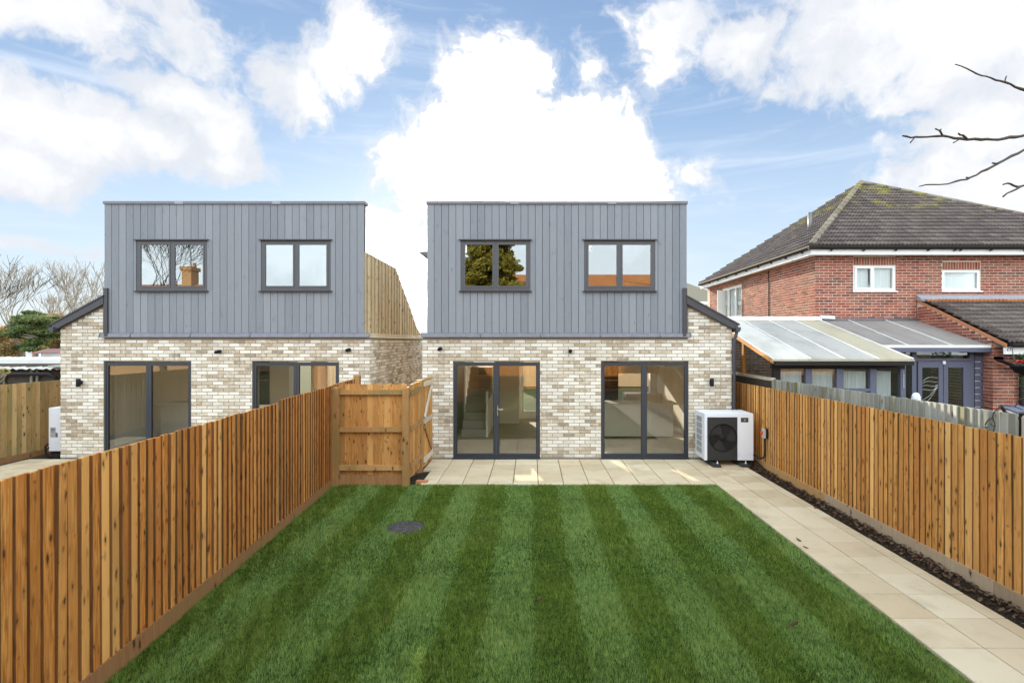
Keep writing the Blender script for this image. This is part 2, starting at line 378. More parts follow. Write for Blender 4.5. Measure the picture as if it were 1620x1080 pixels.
def field_mat():
    m, t = material('rough_ground'); p = pos(t); n = t.noise(p, .15, 5, .6); n2 = t.noise(p, 9, 5, .7)
    c = t.mix(n, (.06,.075,.03), (.12,.10,.06)); c = t.mix(t.math('MULTIPLY', n2, .5), c, (.04,.05,.02))
    finish(t, c, .95, n2, .8, .03, spec=.1); return m
M['ground'] = field_mat()
def grass_mat():
    m, t = material('grass_blades')
    a = t.new('ShaderNodeAttribute', attribute_name='tone').outputs['Fac']; b = t.new('ShaderNodeAttribute', attribute_name='turf').outputs['Fac']
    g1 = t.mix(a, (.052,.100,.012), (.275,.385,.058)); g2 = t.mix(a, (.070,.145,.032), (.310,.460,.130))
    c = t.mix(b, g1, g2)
    n = t.noise(pos(t), 1.4, 4, .6); c = t.mix(t.smooth(n, .45, .75, 0, .45), c, (.13,.175,.03)); n3 = t.noise(pos(t), 5.0, 5, .65); c = t.mix(t.smooth(n3, .55, .75, 0, .45), c, (.05,.075,.015))
    c = t.mix(t.smooth(a, .90, .97, 0, .8), c, (.36,.36,.12))
    b1 = finish(t, c, .55, spec=.25); b1.inputs['Subsurface Weight'].default_value = 0
    tr = t.new('ShaderNodeBsdfTranslucent', {'Color': c}); out = [x for x in t.n if x.type == 'OUTPUT_MATERIAL'][0]
    mx = t.new('ShaderNodeMixShader', {0: .3, 1: b1.outputs[0], 2: tr.outputs[0]}); t.l.new(mx.outputs[0], out.inputs[0]); return m
M['grass'] = grass_mat()
def leaf_mat(name, c1, c2, c3):
    m, t = material(name); r = rnd(t)
    c = t.ramp(r, [(0, c1), (.5, c2), (1, c3)])
    b1 = finish(t, c, .6, spec=.3)
    tr = t.new('ShaderNodeBsdfTranslucent', {'Color': c}); out = [x for x in t.n if x.type == 'OUTPUT_MATERIAL'][0]
    mx = t.new('ShaderNodeMixShader', {0: .35, 1: b1.outputs[0], 2: tr.outputs[0]}); t.l.new(mx.outputs[0], out.inputs[0]); return m
M['pine'] = leaf_mat('pine_needles', (.06,.12,.05), (.13,.19,.07), (.32,.30,.09))
M['shrub'] = leaf_mat('winter_shrub_leaves', (.16,.14,.05), (.34,.24,.10), (.50,.31,.13))
M['cypress'] = leaf_mat('golden_conifer_foliage', (.13,.14,.02), (.32,.30,.05), (.50,.42,.08))
M['leafdry'] = leaf_mat('dry_leaves', (.05,.028,.016), (.12,.07,.04), (.22,.15,.10))
M['leafgreen'] = leaf_mat('climber_leaves', (.05,.08,.02), (.08,.11,.03), (.14,.13,.05))
def bark(name, c1, c2):
    m, t = material(name); p = pos(t); n = t.noise(t.vmath('MULTIPLY', p, (9, 9, 3)), 3, 5, .65)
    finish(t, t.mix(n, c1, c2), .9, n, .7, .02, spec=.2); return m
M['bark'] = bark('bare_bark', (.20,.17,.135), (.46,.41,.34)); M['twig'] = bark('twig_bark', (.045,.038,.033), (.14,.12,.10))
def tile_mat(name, c1, c2, c3, moss=.35, ms=(.30,.27,.05)):
    m, t = material(name); p = pos(t); r = rnd(t); n = t.noise(p, 30, 5, .65); n2 = t.noise(p, 1.3, 5, .65)
    c = t.ramp(r, [(0, c1), (.5, c2), (1, c3)]); c = t.mix(t.math('MULTIPLY', n, .45), c, tuple(x*.5 for x in c2))
    z = t.new('ShaderNodeSeparateXYZ', {0: p}).outputs[2]
    hi = t.smooth(z, 4.6, 8.0, -.08, .12)
    k = t.smooth(t.math('ADD', t.math('ADD', t.math('MULTIPLY', n2, .75), t.math('MULTIPLY', n, .35)), hi), .64, .76, 0, moss*2)
    c = t.mix(t.math('MINIMUM', k, .9), c, ms)
    finish(t, c, .6, n, .5, .005, spec=.4); return m
M['tile'] = tile_mat('brown_grey_tile', (.105,.082,.076), (.14,.11,.10), (.185,.15,.135), .5)
M['hip'] = tile_mat('mossy_hip_tile', (.16,.14,.11), (.22,.19,.14), (.27,.24,.18), .9, (.24,.21,.07))
M['orangetile'] = tile_mat('orange_tile', (.42,.15,.05), (.55,.21,.07), (.62,.27,.10), .25, (.45,.30,.08))
def poly_mat(name, c, rough=.45):
    m, t = material(name); p = pos(t); n = t.noise(t.vmath('MULTIPLY', p, (1.2, .7, 1)), 1.5, 5, .6); n2 = t.noise(p, 25, 4, .6)
    d = tuple(x*.55 for x in c)
    cc = t.mix(t.smooth(n, .4, .75, 0, .5), c, d); cc = t.mix(t.smooth(n2, .6, .8, 0, .3), cc, d)
    b1 = finish(t, cc, rough, n2, .1, .003, spec=.5); tr = t.new('ShaderNodeBsdfTranslucent', {'Color': cc}); out = [x for x in t.n if x.type == 'OUTPUT_MATERIAL'][0]
    mx = t.new('ShaderNodeMixShader', {0: .36, 1: b1.outputs[0], 2: tr.outputs[0]}); t.l.new(mx.outputs[0], out.inputs[0]); return m
M['poly'] = poly_mat('white_polycarbonate', (.84,.83,.79)); M['polydirty'] = poly_mat('weathered_polycarbonate', (.42,.39,.37), .5)
M['polywarm'] = poly_mat('yellowed_polycarbonate', (.66,.61,.47)); M['polygrey'] = poly_mat('grey_polycarbonate', (.64,.63,.60))
M['corrugated'] = flat('pale_corrugated_sheet', (.50,.49,.46), .7, .35, 2.5)
M['darktimber'] = wood('dark_weatherboard', (.035,.028,.022), (.075,.06,.048), (.12,.10,.085), .1)
def net_mat():
    m, t = material('net_curtain'); p = pos(t); n = t.noise(t.vmath('MULTIPLY', p, (30, 30, .6)), 1.0, 2, .5)
    c = t.mix(n, (.62,.65,.68), (.86,.88,.90)); finish(t, c, .9, n, .6, .02, spec=.1); return m
M['net'] = net_mat()

# ================================================================== ground
YF = 11.16                                   # distance of both house fronts
GZ = 0.03
MB().box(-400, 400, -80, 900, -1.0, -.16).build('ground', M['ground'], kind='structure')
MB().box(-3.9, 3.30, -4.6, 9.14, -.158, 0.0).build('lawn', M['lawn'], kind='structure')
MB().box(3.302, 4.96, -4.6, 11.30, -.158, -.02).build('soil_bed', M['soil'], kind='structure')
MB().box(-11.6, -3.902, -4.6, 17.5, -.158, -.012).build('side_yard', M['soil'], kind='structure')
pat = MB().box(-3.9, 3.298, 9.142, 11.30, -.158, -.008); pat = pat.build('patio', M['joint'], kind='structure')
pth = MB().box(3.304, 4.335, -4.4, 11.28, -.019, -.008).build('path', M['joint'], kind='structure')
def paver_mesh(wx, wy, nm='paver'):
    x, y, c, h = wx/2, wy/2, .004, .038
    vs = []
    for (a, b, z) in ((x, y, 0), (x, y, h-c), (x-c, y-c, h)): vs += [(-a,-b,z),(a,-b,z),(a,b,z),(-a,b,z)]
    fs = [(8,9,10,11)] + [(k*4+i, k*4+(i+1)%4, k*4+4+(i+1)%4, k*4+4+i) for k in (0,1) for i in range(4)]
    me = bpy.data.meshes.new(nm); me.from_pydata(vs, [], fs); me.materials.append(M['paver']); return me
paver_cache = {}
def paver(x0, x1, y0, y1, par):
    g = .006; wx, wy = round(x1-x0-2*g, 3), round(y1-y0-2*g, 3)
    if wx < .04 or wy < .04: return
    k = (wx, wy)
    if k not in paver_cache: paver_cache[k] = paver_mesh(wx, wy)
    place('paver', paver_cache[k], par, ((x0+x1)/2, (y0+y1)/2, -.006+random.uniform(-.001,.0015)), rot=(random.uniform(-.003,.003), random.uniform(-.003,.003), random.uniform(-.002,.002)))
PX = .45; xj = [3.28+PX*k for k in range(-12, 3)] + [4.335]
yj = [8.31+.452*k for k in range(-28, 7)]
for a, b in zip(yj[:-1], yj[1:]):
    if b < 2.2: continue
    for i, (c, d) in enumerate(zip(xj[:-1], xj[1:])):
        if c >= 3.2: paver(c, d, a, b, pth)
        elif b > 9.15:
            aa = max(a, 9.12); cc = c
            if b < 10.2 and d < -1.95: continue
            if b < 10.2: cc = max(c, -1.96)
            paver(cc, d, aa, b, pat)
al = MB().box(-3.48, -2.36, 11.31, 24, -.158, -.008).build('alley_bounce_path', M['joint'], kind='structure')  # pale paving added between the houses to bounce sunlight onto the side brick
for i in range(2):
    for j in range(26): paver(-3.40+.5*i, -2.92+.5*i, 11.35+.45*j, 11.80+.45*j, al)
# neighbouring garden's paving
nb = MB().box(-11.0, -3.95, 8.6, YF-.02, -.011, -.006).build('neighbour_patio', M['joint'], kind='structure')
for i in range(15):
    for j in range(5): paver(-10.75+.45*i, -10.30+.45*i, 8.80+.45*j, 9.25+.45*j, nb)

# ---------------------------------------------------------------- grass
def lawn_left(y): return np.where(True, -3.20-.059*(y-3.83), 0)+.03
def make_grass(n, y0, y1, name, hgt=(.018,.034), wid=(.0022,.0042)):
    y = rng.uniform(y0, y1, n); xl = lawn_left(y); xr = 3.285+.014*np.sin(y*7.3)+.012*np.sin(y*19)+.008*np.sin(y*41)
    # turf rolls end with a slightly ragged edge
    x = xl+(xr+rng.normal(0, .012, n)-xl)*rng.uniform(0, 1, n)
    yy = y + np.where(y > y1-.05, rng.normal(0, .012, n), 0)
    keep = np.hypot((x+1.715)/.245, (yy-7.06)/.235) > 1+rng.normal(0, .05, n)
    x, yy = x[keep], yy[keep]; n = len(x)
    clump = np.sin(x*23+3*np.sin(yy*17))*np.sin(yy*21+2.5*np.sin(x*19)); c2 = np.sin(x*61+2*np.sin(yy*47))*np.sin(yy*57+2*np.sin(x*53))
    wob = .010*np.sin(yy*2.1+1)+.006*np.sin(yy*5.3+x)+rng.normal(0, .022, n)+.02*clump
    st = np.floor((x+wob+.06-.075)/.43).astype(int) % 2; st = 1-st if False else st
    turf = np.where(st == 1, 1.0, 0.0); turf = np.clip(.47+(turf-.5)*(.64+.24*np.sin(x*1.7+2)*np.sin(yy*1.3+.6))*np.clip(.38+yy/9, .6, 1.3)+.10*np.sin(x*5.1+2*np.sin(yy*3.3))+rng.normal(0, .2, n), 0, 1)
    h = rng.uniform(*hgt, n)*np.where(st == 1, .95, 1.05); wd = rng.uniform(*wid, n)*(1+.12*np.maximum(yy-4, 0))
    ang = rng.uniform(0, 2*np.pi, n)
    # mown rolls lie towards or away from the eye in turn
    lx = np.cos(ang)*.5; ly = np.sin(ang)*.6 + np.where(st == 1, .42, -.28)
    patch = np.sin(x*3.1+1.3*np.sin(yy*2.3))*np.sin(yy*2.7+1.1*np.sin(x*2.9))
    h = h*(1+.22*patch+.22*clump+.15*c2); lx = lx+.45*np.sin(x*31+yy*13); ly = ly+.3*c2
    fa = rng.uniform(0, 2*np.pi, n); sx, sy = np.cos(fa)*wd/2, np.sin(fa)*wd/2
    lean = rng.uniform(.35, .95, n)*h
    z0 = np.full(n, -.002)
    V = np.empty((n, 5, 3), np.float32)
    V[:,0] = np.stack([x-sx, yy-sy, z0], 1); V[:,1] = np.stack([x+sx, yy+sy, z0], 1)
    mx, my, mz = x+lx*lean*.35, yy+ly*lean*.35, z0+h*.62
    V[:,2] = np.stack([mx+sx*.8, my+sy*.8, mz], 1); V[:,3] = np.stack([mx-sx*.8, my-sy*.8, mz], 1)
    V[:,4] = np.stack([x+lx*lean, yy+ly*lean, z0+h], 1)
    me = bpy.data.meshes.new(name); me.vertices.add(n*5); me.vertices.foreach_set('co', V.ravel())
    base = (np.arange(n)*5)[:, None]
    loops = np.concatenate([base+np.array([[0,1,2,3]]), base+np.array([[3,2,4]])], 1).ravel()
    me.loops.add(n*7); me.loops.foreach_set('vertex_index', loops.astype(np.int32))
    me.polygons.add(n*2)
    ls = (np.arange(n)*7)[:, None]+np.array([[0, 4]]); me.polygons.foreach_set('loop_start', ls.ravel().astype(np.int32))
    lt = np.tile([4, 3], n); me.polygons.foreach_set('loop_total', lt.astype(np.int32))
    me.update(calc_edges=True)
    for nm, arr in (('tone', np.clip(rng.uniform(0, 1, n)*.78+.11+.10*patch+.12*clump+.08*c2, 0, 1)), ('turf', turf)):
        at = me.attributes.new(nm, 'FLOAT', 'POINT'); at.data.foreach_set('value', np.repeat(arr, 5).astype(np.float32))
    me.materials.append(M['grass']); return me
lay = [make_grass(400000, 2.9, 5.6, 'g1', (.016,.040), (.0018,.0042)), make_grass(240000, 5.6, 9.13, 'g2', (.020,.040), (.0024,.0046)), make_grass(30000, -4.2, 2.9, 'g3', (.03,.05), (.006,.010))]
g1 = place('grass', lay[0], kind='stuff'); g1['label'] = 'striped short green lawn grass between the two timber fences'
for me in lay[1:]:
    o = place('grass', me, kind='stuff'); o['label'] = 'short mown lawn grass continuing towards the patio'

# inspection cover with gravel fill in the lawn
def gravel(name, cx, cy, rx, ry, n, s0, s1, z, mat, parent):
    mb = MB()
    for i in range(n):
        a, r = random.uniform(0, 6.283), math.sqrt(random.random()); x, y = cx+rx*r*math.cos(a), cy+ry*r*math.sin(a); s = random.uniform(s0, s1)
        vs = [(x+s*random.uniform(.6,1)*dx, y+s*random.uniform(.6,1)*dy, z+s*random.uniform(.5,.9)*dz) for dx, dy, dz in ((1,0,0),(-1,0,0),(0,1,0),(0,-1,0),(0,0,1),(0,0,-1))]
        mb.add(vs, [(0,2,4),(2,1,4),(1,3,4),(3,0,4),(2,0,5),(1,2,5),(3,1,5),(0,3,5)])
    return mb.build(name, mat, parent, kind='stuff')
M['gravel'] = brick_mat('dark_grey_gravel', [(0,(.03,.03,.034)),(.3,(.055,.055,.062)),(.6,(.08,.08,.09)),(.85,(.13,.125,.13)),(.96,(.24,.22,.20))], (.08,.08,.09), .1)
ic = thing('drain_cover', 'round sunken drain cover filled with dark grey gravel in the lawn', 'drain cover', (-1.715, 7.06, 0))
MB().lathe((-1.715,7.06,0), [(.0,.004),(.245,.004),(.25,.012),(.262,.012),(.262,-.01)], 28).build('rim', M['rubber'], ic)
gravel('gravel', -1.715, 7.06, .235, .225, 1500, .006, .013, .008, M['gravel'], ic)

# ================================================================== brickwork
def brick_mesh(mat, L, H=.065, dep=.022, seed=0):
    rs = random.Random(seed); j = lambda k: rs.uniform(-k, k); c = .003
    x, z = L/2, H/2
    vs = [(-x+j(.001), 0+c, -z+j(.001)),(x+j(.001), c, -z+j(.001)),(x+j(.001), c, z+j(.001)),(-x+j(.001), c, z+j(.001))]
    vs += [(-x+c+j(.0015), j(.0012), -z+c+j(.0012)),(x-c+j(.0015), j(.0012), -z+c+j(.0012)),(x-c+j(.0015), j(.0012), z-c+j(.0012)),(-x+c+j(.0015), j(.0012), z-c+j(.0012))]
    vs += [(-x, dep, -z),(x, dep, -z),(x, dep, z),(-x, dep, z)]
    fs = [(4,5,6,7)]+[(i, (i+1)%4, 4+(i+1)%4, 4+i) for i in range(4)]+[(8+i, 8+(i+1)%4, (i+1)%4, i) for i in range(4)]
    me = bpy.data.meshes.new('brick'); me.from_pydata(vs, [], fs); me.materials.append(mat); return me
def lay_bricks(root, mat, O, U, spans, z0, courses, limit, key, pitch=.235, gap=.012, ch=.075, nm='brick', stuffname='brickwork', exclude_z=None):
    """bricks laid course by course; O origin, U unit direction along the wall (outward face is U x Z), spans(z) -> free intervals"""
    U = Vector(U); N = U.cross(Vector((0,0,1)))     # outward
    rot = (0, 0, math.atan2(U.y, U.x)); L = pitch-gap
    meshes = [brick_mesh(mat, L, ch-gap, seed=key*10+i) for i in range(4)]
    cnt = 0; rest_v, rest_f = [], []
    cand = []
    for k in range(courses):
        zc = z0+ch*(k+.5); off = (k % 2)*pitch/2 + (.0 if key else 0)
        for (a, b) in spans(zc):
            i = math.floor((a-off)/pitch)
            while i*pitch+off < b:
                p, q = i*pitch+off, (i+1)*pitch+off; i += 1
                aa, bb = max(p, a), min(q, b)
                if bb-aa < .035: continue
                cand.append((aa, bb, zc, bb-aa > pitch-.001))
    full = [c for c in cand if c[3]]; random.shuffle(full)
    chosen = set(id(c) for c in sorted(full, key=lambda c: 0)[:limit]) if limit else set()
    for c in cand:
        aa, bb, zc, isfull = c
        out = random.uniform(-.0025, .0025); pt = Vector(O)+U*((aa+bb)/2+random.uniform(-.0015,.0015))+N*out; pt.z = zc+random.uniform(-.0012,.0012)
        tilt = random.uniform(-.008, .008)
        if id(c) in chosen:
            place(nm, random.choice(meshes), root, pt, rot=(0, tilt, rot[2]))
        else:
            me = random.choice(meshes); sc = (bb-aa-gap)/L; b0 = len(rest_v)
            for v in me.vertices:
                x = v.co.x*sc; w_ = pt+U*x-N*v.co.y; rest_v.append((w_.x, w_.y, w_.z+v.co.z-tilt*x))
            rest_f += [tuple(b0+i for i in p.vertices) for p in me.polygons]
    if rest_v:
        me = bpy.data.meshes.new(stuffname); me.from_pydata(rest_v, [], rest_f); me.materials.append(mat)
        place(stuffname, me, root, kind='stuff')
def subtract(iv, holes):
    for (a, b) in holes:
        new = []
        for (p, q) in iv:
            if b <= p or a >= q: new.append((p, q)); continue
            if a > p: new.append((p, a))
            if b < q: new.append((b, q))
        iv = new
    return iv

# ================================================================== the two new houses
DOORS = [(.671, 2.547), (3.875, 5.765)]; DZ0, DZ1 = .045, 2.098
WINS = [(.835, 2.341), (3.505, 5.039)]; WZ0, WZ1 = 3.655, 4.735
CL0, CL1, BW = .109, 5.723, 6.709
def slope_z(l): return 3.385-(l-5.655)*(3.385-2.87)/(6.625-5.655)     # underside of the wing's verge
def house(x0, s, label, lights):
    X = lambda l: x0+s*l
    root = thing('brick_house', label, 'house', (X(3.3), YF, 0))
    bx = lambda mb, l0, l1, y0, y1, z0, z1: mb.box(X(l0), X(l1), y0, y1, z0, z1)
    # ---- walls behind the brick face
    mb = MB(); yb = YF+.007; yi = YF+.30
    for a, b in ((.0, DOORS[0][0]), (DOORS[0][1], DOORS[1][0]), (DOORS[1][1], BW)): bx(mb, a+.002 if a else .004, b if b < BW else b-.004, yb, yi, -.1, DZ1+.02)
    bx(mb, .004, BW-.004, yb, yi, DZ1+.021, 2.64)
    mb.prism([(X(5.74), yb, 2.641), (X(BW-.004), yb, 2.641), (X(BW-.004), yb, slope_z(BW)+.01), (X(5.74), yb, slope_z(5.74)+.01)], (0, .29, 0))
    # side walls
    bx(mb, .007, .28, yi+.001, 16.9, -.1, 2.64); bx(mb, BW-.28, BW-.007, yi+.001, 16.9, -.1, 2.64)
    wall = mb.build('wall', M['mortar'], root)
    # ---- bricks
    def spans(z):
        r = BW
        if z > 2.62:
            if z+.03 > slope_z(5.75): return []
            lo = 5.745; hi = min(BW, 5.655+(3.385-(z+.036))*(6.625-5.655)/(3.385-2.87))
            return [(lo, hi)] if hi-lo > .05 else []
        iv = [(0, r)]
        if z < DZ1+.0: iv = subtract(iv, DOORS)
        return iv
    sp = spans if s > 0 else (lambda z: [(-b, -a) for a, b in spans(z)])
    lay_bricks(root, M['brick'], (x0, YF, 0), (1, 0, 0), sp, .035, 45, 300, 1 if s > 0 else 2)
    # side elevation towards the gap between the houses
    if s < 0: lay_bricks(root, M['brick'], (x0, YF, 0), (0, 1, 0), lambda z: [(.0, 5.7)] if z < 2.62 else [], .035, 35, 0, 5)
    else: lay_bricks(root, M['brick'], (x0, YF, 0), (0, -1, 0), lambda z: [(-5.7, .0)] if z < 2.62 else [], .035, 35, 0, 6)
    if s > 0: lay_bricks(root, M['brick'], (X(BW), YF, 0), (0, 1, 0), lambda z: [(.0, 5.7)] if z < 2.55 else [], .035, 34, 0, 7)
    # ---- upper storey
    up = MB(); yc = YF-.006
    holes = WINS; zt = 5.51
    for a, b in ((CL0, WINS[0][0]), (WINS[0][1], WINS[1][0]), (WINS[1][1], CL1)): bx(up, a+.02 if a == CL0 else a, b-.02 if b == CL1 else b, yc, yc+.14, 2.66, zt)
    for a, b in WINS: bx(up, a, b, yc, yc+.14, 2.66, WZ0-.001); bx(up, a, b, yc, yc+.14, WZ1+.001, zt)
    up.build('upper_wall', M['black'], root)
    body = MB()
    bx(body, 1.05, 5.5, 13.6, 13.75, 2.7, 5.45); bx(body, .95, 1.049, YF+.14, 13.75, 4.3, 5.45); bx(body, 5.501, 5.6, YF+.14, 13.75, 2.7, 5.45); bx(body, .95, 5.6, YF+.14, 13.75, 5.451, 5.49)
    bx(body, .36, 1.04, 13.6, 13.7, 2.7, 4.3)
    body.build('dormer', M['plaster'], root)
    fl = MB(); bx(fl, .29, BW-.29, yi+.002, 16.6, 2.46, 2.64); fl.build('upper_floor', M['plaster'], root)
    # side profile: level, then falling away
    prof = [(YF+.14, 4.46), (13.7, 4.46), (16.2, 2.93), (16.85, 2.72)]
    def side_z(y):
        for (a, za), (b, zb) in zip(prof[:-1], prof[1:]):
            if y <= b: return za+(zb-za)*max(0, (y-a)/(b-a))
        return prof[-1][1]
    sd_ = MB(); poly = [(X(.135), YF+.14, 2.66)]+[(X(.135), y, z-.02) for y, z in prof]+[(X(.135), 16.85, 2.66)]
    sd_.prism(poly, (s*.15, 0, 0)); sd_.build('side_wall', M['black'], root)
    tr = MB()
    for (a, za), (b, zb) in zip(prof[:-1], prof[1:]):
        tr.prism([(X(.10), a, za), (X(.10), b, zb), (X(.10), b, zb+.03), (X(.10), a, za+.03)], (s*.95, 0, 0))
    tr.build('roof', M['fascia'], root)
    y = YF+.012; side_meshes = {}
    while y < 16.78:
        zt_ = side_z(y+.07)+random.uniform(-.004, .035); jit = random.uniform(-.002, .002); h = zt_-2.735
        if h < .05: break
        m_ = MB().box(-.014, .014, -.056, .056, 0, 1).mesh('timber_board') if 'm' not in side_meshes else side_meshes['m']
        if 'm' not in side_meshes: m_.materials.append(M['larch']); side_meshes['m'] = m_
        place('timber_board', m_, root, (X(.121)-s*(.030 if int(round(y/.14))%2 else 0)+jit, y+.064, 2.735), scale=(1, 1, h))
        y += .140
    # ---- cladding boards
    n = 36; pitch = (CL1-CL0)/n
    for i in range(n):
        a, b = CL0+i*pitch+.0045, CL0+(i+1)*pitch-.0045
        segs = [(2.70, 5.512)]
        for (wa, wb) in WINS:
            if b > wa+.01 and a < wb-.01:
                if a > wa-.005 and b < wb+.005 or True: segs = [(2.70, WZ0-.012), (WZ1+.012, 5.512)]
        yo = YF-.030+random.uniform(-.0025, .0025)
        for z0, z1 in segs:
            # boards that only touch a window's edge stay whole beside it
            part = [w_ for w_ in WINS if b > w_[0]+.01 and a < w_[1]-.01 and not (a > w_[0]-.005 and b < w_[1]+.005)]
            mb = MB(); bx(mb, a, b, yo, YF-.007, z0, z1); o = mb.build('cladding_board', M['clad'], root)
        for w_ in WINS:
            if b > w_[0]+.01 and a < w_[0]-.006: mb = MB(); bx(mb, a, w_[0]-.002, yo, YF-.007, WZ0-.011, WZ1+.011); mb.build('cladding_board', M['clad'], root)
            if b > w_[1]+.006 and a < w_[1]-.01: mb = MB(); bx(mb, w_[1]+.002, b, yo, YF-.007, WZ0-.011, WZ1+.011); mb.build('cladding_board', M['clad'], root)
    # ---- coping
    k0, k1 = CL0-.018, CL1+.018; cuts = [k0, k0+.36, 2.0, 4.1, k1]
    for i, (a, b) in enumerate(zip(cuts[:-1], cuts[1:])):
        mb = MB(); bx(mb, a+.002, b-.002, YF-.055, YF+.17, 5.514, 5.572); mb.build('coping', M['coping'], root)
        if i in (1, 2): mb = MB(); bx(mb, b-.09, b+.09, YF-.058, YF+.173, 5.511, 5.575); mb.build('coping_joint', M['copinglight'], root)
    # ---- lead flashing along the foot of the cladding
    a = -.02; step = 1.29; lead_end = 5.80; n = 0
    while a < lead_end:
        b = min(a+step, lead_end)
        y0, y1 = YF-.034, YF-.062
        mb = MB(); pts = [(y0, 2.735), (y1, 2.722), (y1-.012, 2.645), (y1+.0, 2.640), (YF-.002, 2.66)]
        mb.prism([(X(a), p, z) for p, z in pts], (s*(b-a+.004), 0, 0))
        mb.tube([(X(b), y0, 2.737), (X(b), y1-.004, 2.725), (X(b), y1-.014, 2.645)], .009, 6)
        mb.build('lead_flashing', M['lead'], root); a = b
    if s < 0:
        a = YF-.03
        while a < 16.6:
            b = min(a+1.1, 16.7); mb = MB()
            mb.prism([(X(.10), a, 2.735), (X(-.02), a, 2.715), (X(-.035), a, 2.645), (X(.004), a, 2.645)], (0, b-a-.006, 0)); mb.build('side_flashing', M['larch'], root); a = b
    # ---- wing verge, upright, gutter end and downpipe
    mb = MB(); l0, l1 = 5.705, 6.81; dz = .155; g = (2.87-3.385)/.97
    zz = lambda l: slope_z(l)
    mb.prism([(X(l0), YF-.085, zz(l0)), (X(l1), YF-.085, zz(l1)), (X(l1), YF-.085, zz(l1)+dz*.9), (X(l0), YF-.085, zz(l0)+dz)], (0, .085-.012, 0))
    mb.build('fascia', M['fascia'], root)
    mb = MB(); mb.prism([(X(l0), YF-.10, zz(l0)+dz), (X(l1+.03), YF-.10, zz(l1+.03)+dz*.9), (X(l1+.03), YF-.10, zz(l1+.03)+dz*.9+.035), (X(l0), YF-.10, zz(l0)+dz+.035)], (0, 5.7, 0)); mb.build('wing_roof', M['fascia'], root)
    mb = MB(); bx(mb, 5.63, 5.70, YF-.075, YF-.033, 2.66, 3.70); bx(mb, 5.70, 5.72, YF-.07, YF+.2, 2.74, 3.70); mb.build('upright_trim', M['fascia'], root)
    gl = 6.80
    mb = MB(); prof_g = [(-.06, .06), (-.06, 0), (-.03, -.045), (.03, -.045), (.06, 0), (.06, .06)]
    zg = zz(gl)+.02; mb.prism([(X(gl)+p*.9, YF-.12, zg+q) for p, q in prof_g], (0, 5.6, 0)); mb.build('gutter', M['fascia'], root)
    if s > 0:
        dpx = X(BW)+.03
        mb = MB(); mb.tube([(X(gl)-.01, YF-.05, zg-.04), (X(gl)-.02, YF-.05, zg-.12), (dpx, YF-.04, zg-.22), (dpx, YF-.04, 1.0), (dpx, YF-.04, .06)], .036, 8)
        for z in (2.3, 1.2): mb.box(dpx-.05, dpx+.05, YF-.055, YF+.0, z, z+.03)
        mb.build('downpipe', M['fascia'], root)
    # ---- french doors
    for i, (a, b) in enumerate(DOORS):
        m = (a+b)/2-.008; fy0, fy1 = YF+.022, YF+.085
        mb = MB(); t = .036
        bx(mb, a+.003, a+t, fy0, fy1, DZ0, DZ1-.003); bx(mb, b-t, b-.003, fy0, fy1, DZ0, DZ1-.003); bx(mb, a+t, b-t, fy0, fy1, DZ1-.003-t, DZ1-.003); bx(mb, a+t, b-t, fy0, fy1, DZ0, DZ0+.024)
        fr = mb.build('door_frame', M['frame'], root)
        for a2, b2, hs in ((a+t+.002, m-.002, 1), (m+.002, b-t-.002, -1)):
            mb = MB(); t2 = .036; z0, z1 = DZ0+.026, DZ1-t-.005; tl = .036 if hs == 1 else .056; tr_ = .056 if hs == 1 else .036; y0, y1 = fy0+.008, fy1-.006
            bx(mb, a2, a2+tl, y0, y1, z0, z1); bx(mb, b2-tr_, b2, y0, y1, z0, z1); bx(mb, a2+tl, b2-tr_, y0, y1, z1-t2, z1); bx(mb, a2+tl, b2-tr_, y0, y1, z0, z0+t2+.01)
            dr = mb.build('glazed_door', M['frame'], root)
            gp = MB(); bx(gp, a2+tl-.002, b2-tr_+.002, y0+.02, y0+.026, z0+t2+.008, z1-t2+.002); gp.build('pane', M['glass'], dr)
            bd = MB()
            for q in (a2+tl, b2-tr_-.008): bx(bd, q, q+.008, y0+.008, y0+.0195, z0+t2+.01, z1-t2)
            bd.build('glazing_bead', M['blackplastic'], dr)
        if i == 0:
            mb = MB(); hx = m+.032
            bx(mb, hx-.014, hx+.014, fy0-.003, fy0+.007, .94, 1.16); mb.tube([(X(hx), fy0-.0, 1.08), (X(hx), fy0-.05, 1.08), (X(hx+.12), fy0-.052, 1.075)], .009, 8); mb.build('handle', M['steel'], root)
        mb = MB(); bx(mb, a-.005, b+.005, YF-.035, YF+.021, DZ0-.03, DZ0-.001); mb.build('door_sill', M['frame'], root)
    # ---- upper windows
    for i, (a, b) in enumerate(WINS):
        y0 = YF-.020; t = .058
        mb = MB(); bx(mb, a+.002, a+t, y0, y0+.07, WZ0, WZ1); bx(mb, b-t, b-.002, y0, y0+.07, WZ0, WZ1); bx(mb, a+t, b-t, y0, y0+.07, WZ1-t, WZ1); bx(mb, a+t, b-t, y0, y0+.07, WZ0, WZ0+t)
        m = (a+b)/2; bx(mb, m-.028, m+.028, y0, y0+.07, WZ0+t, WZ1-t)
        fr = mb.build('window', M['winframe'], root)
        for a2, b2 in ((a+t+.002, m-.030), (m+.030, b-t-.002)):
            mb = MB(); t2 = .036; z0, z1 = WZ0+t+.002, WZ1-t-.002; q0 = y0-.008
            bx(mb, a2, a2+t2, q0, q0+.05, z0, z1); bx(mb, b2-t2, b2, q0, q0+.05, z0, z1); bx(mb, a2+t2, b2-t2, q0, q0+.05, z1-t2, z1); bx(mb, a2+t2, b2-t2, q0, q0+.05, z0, z0+t2)
            mb.build('sash', M['winframe'], fr)
            gp = MB(); bx(gp, a2+t2-.002, b2-t2+.002, q0+.016, q0+.022, z0+t2-.002, z1-t2+.002); gp.build('pane', M['glassup'], fr)
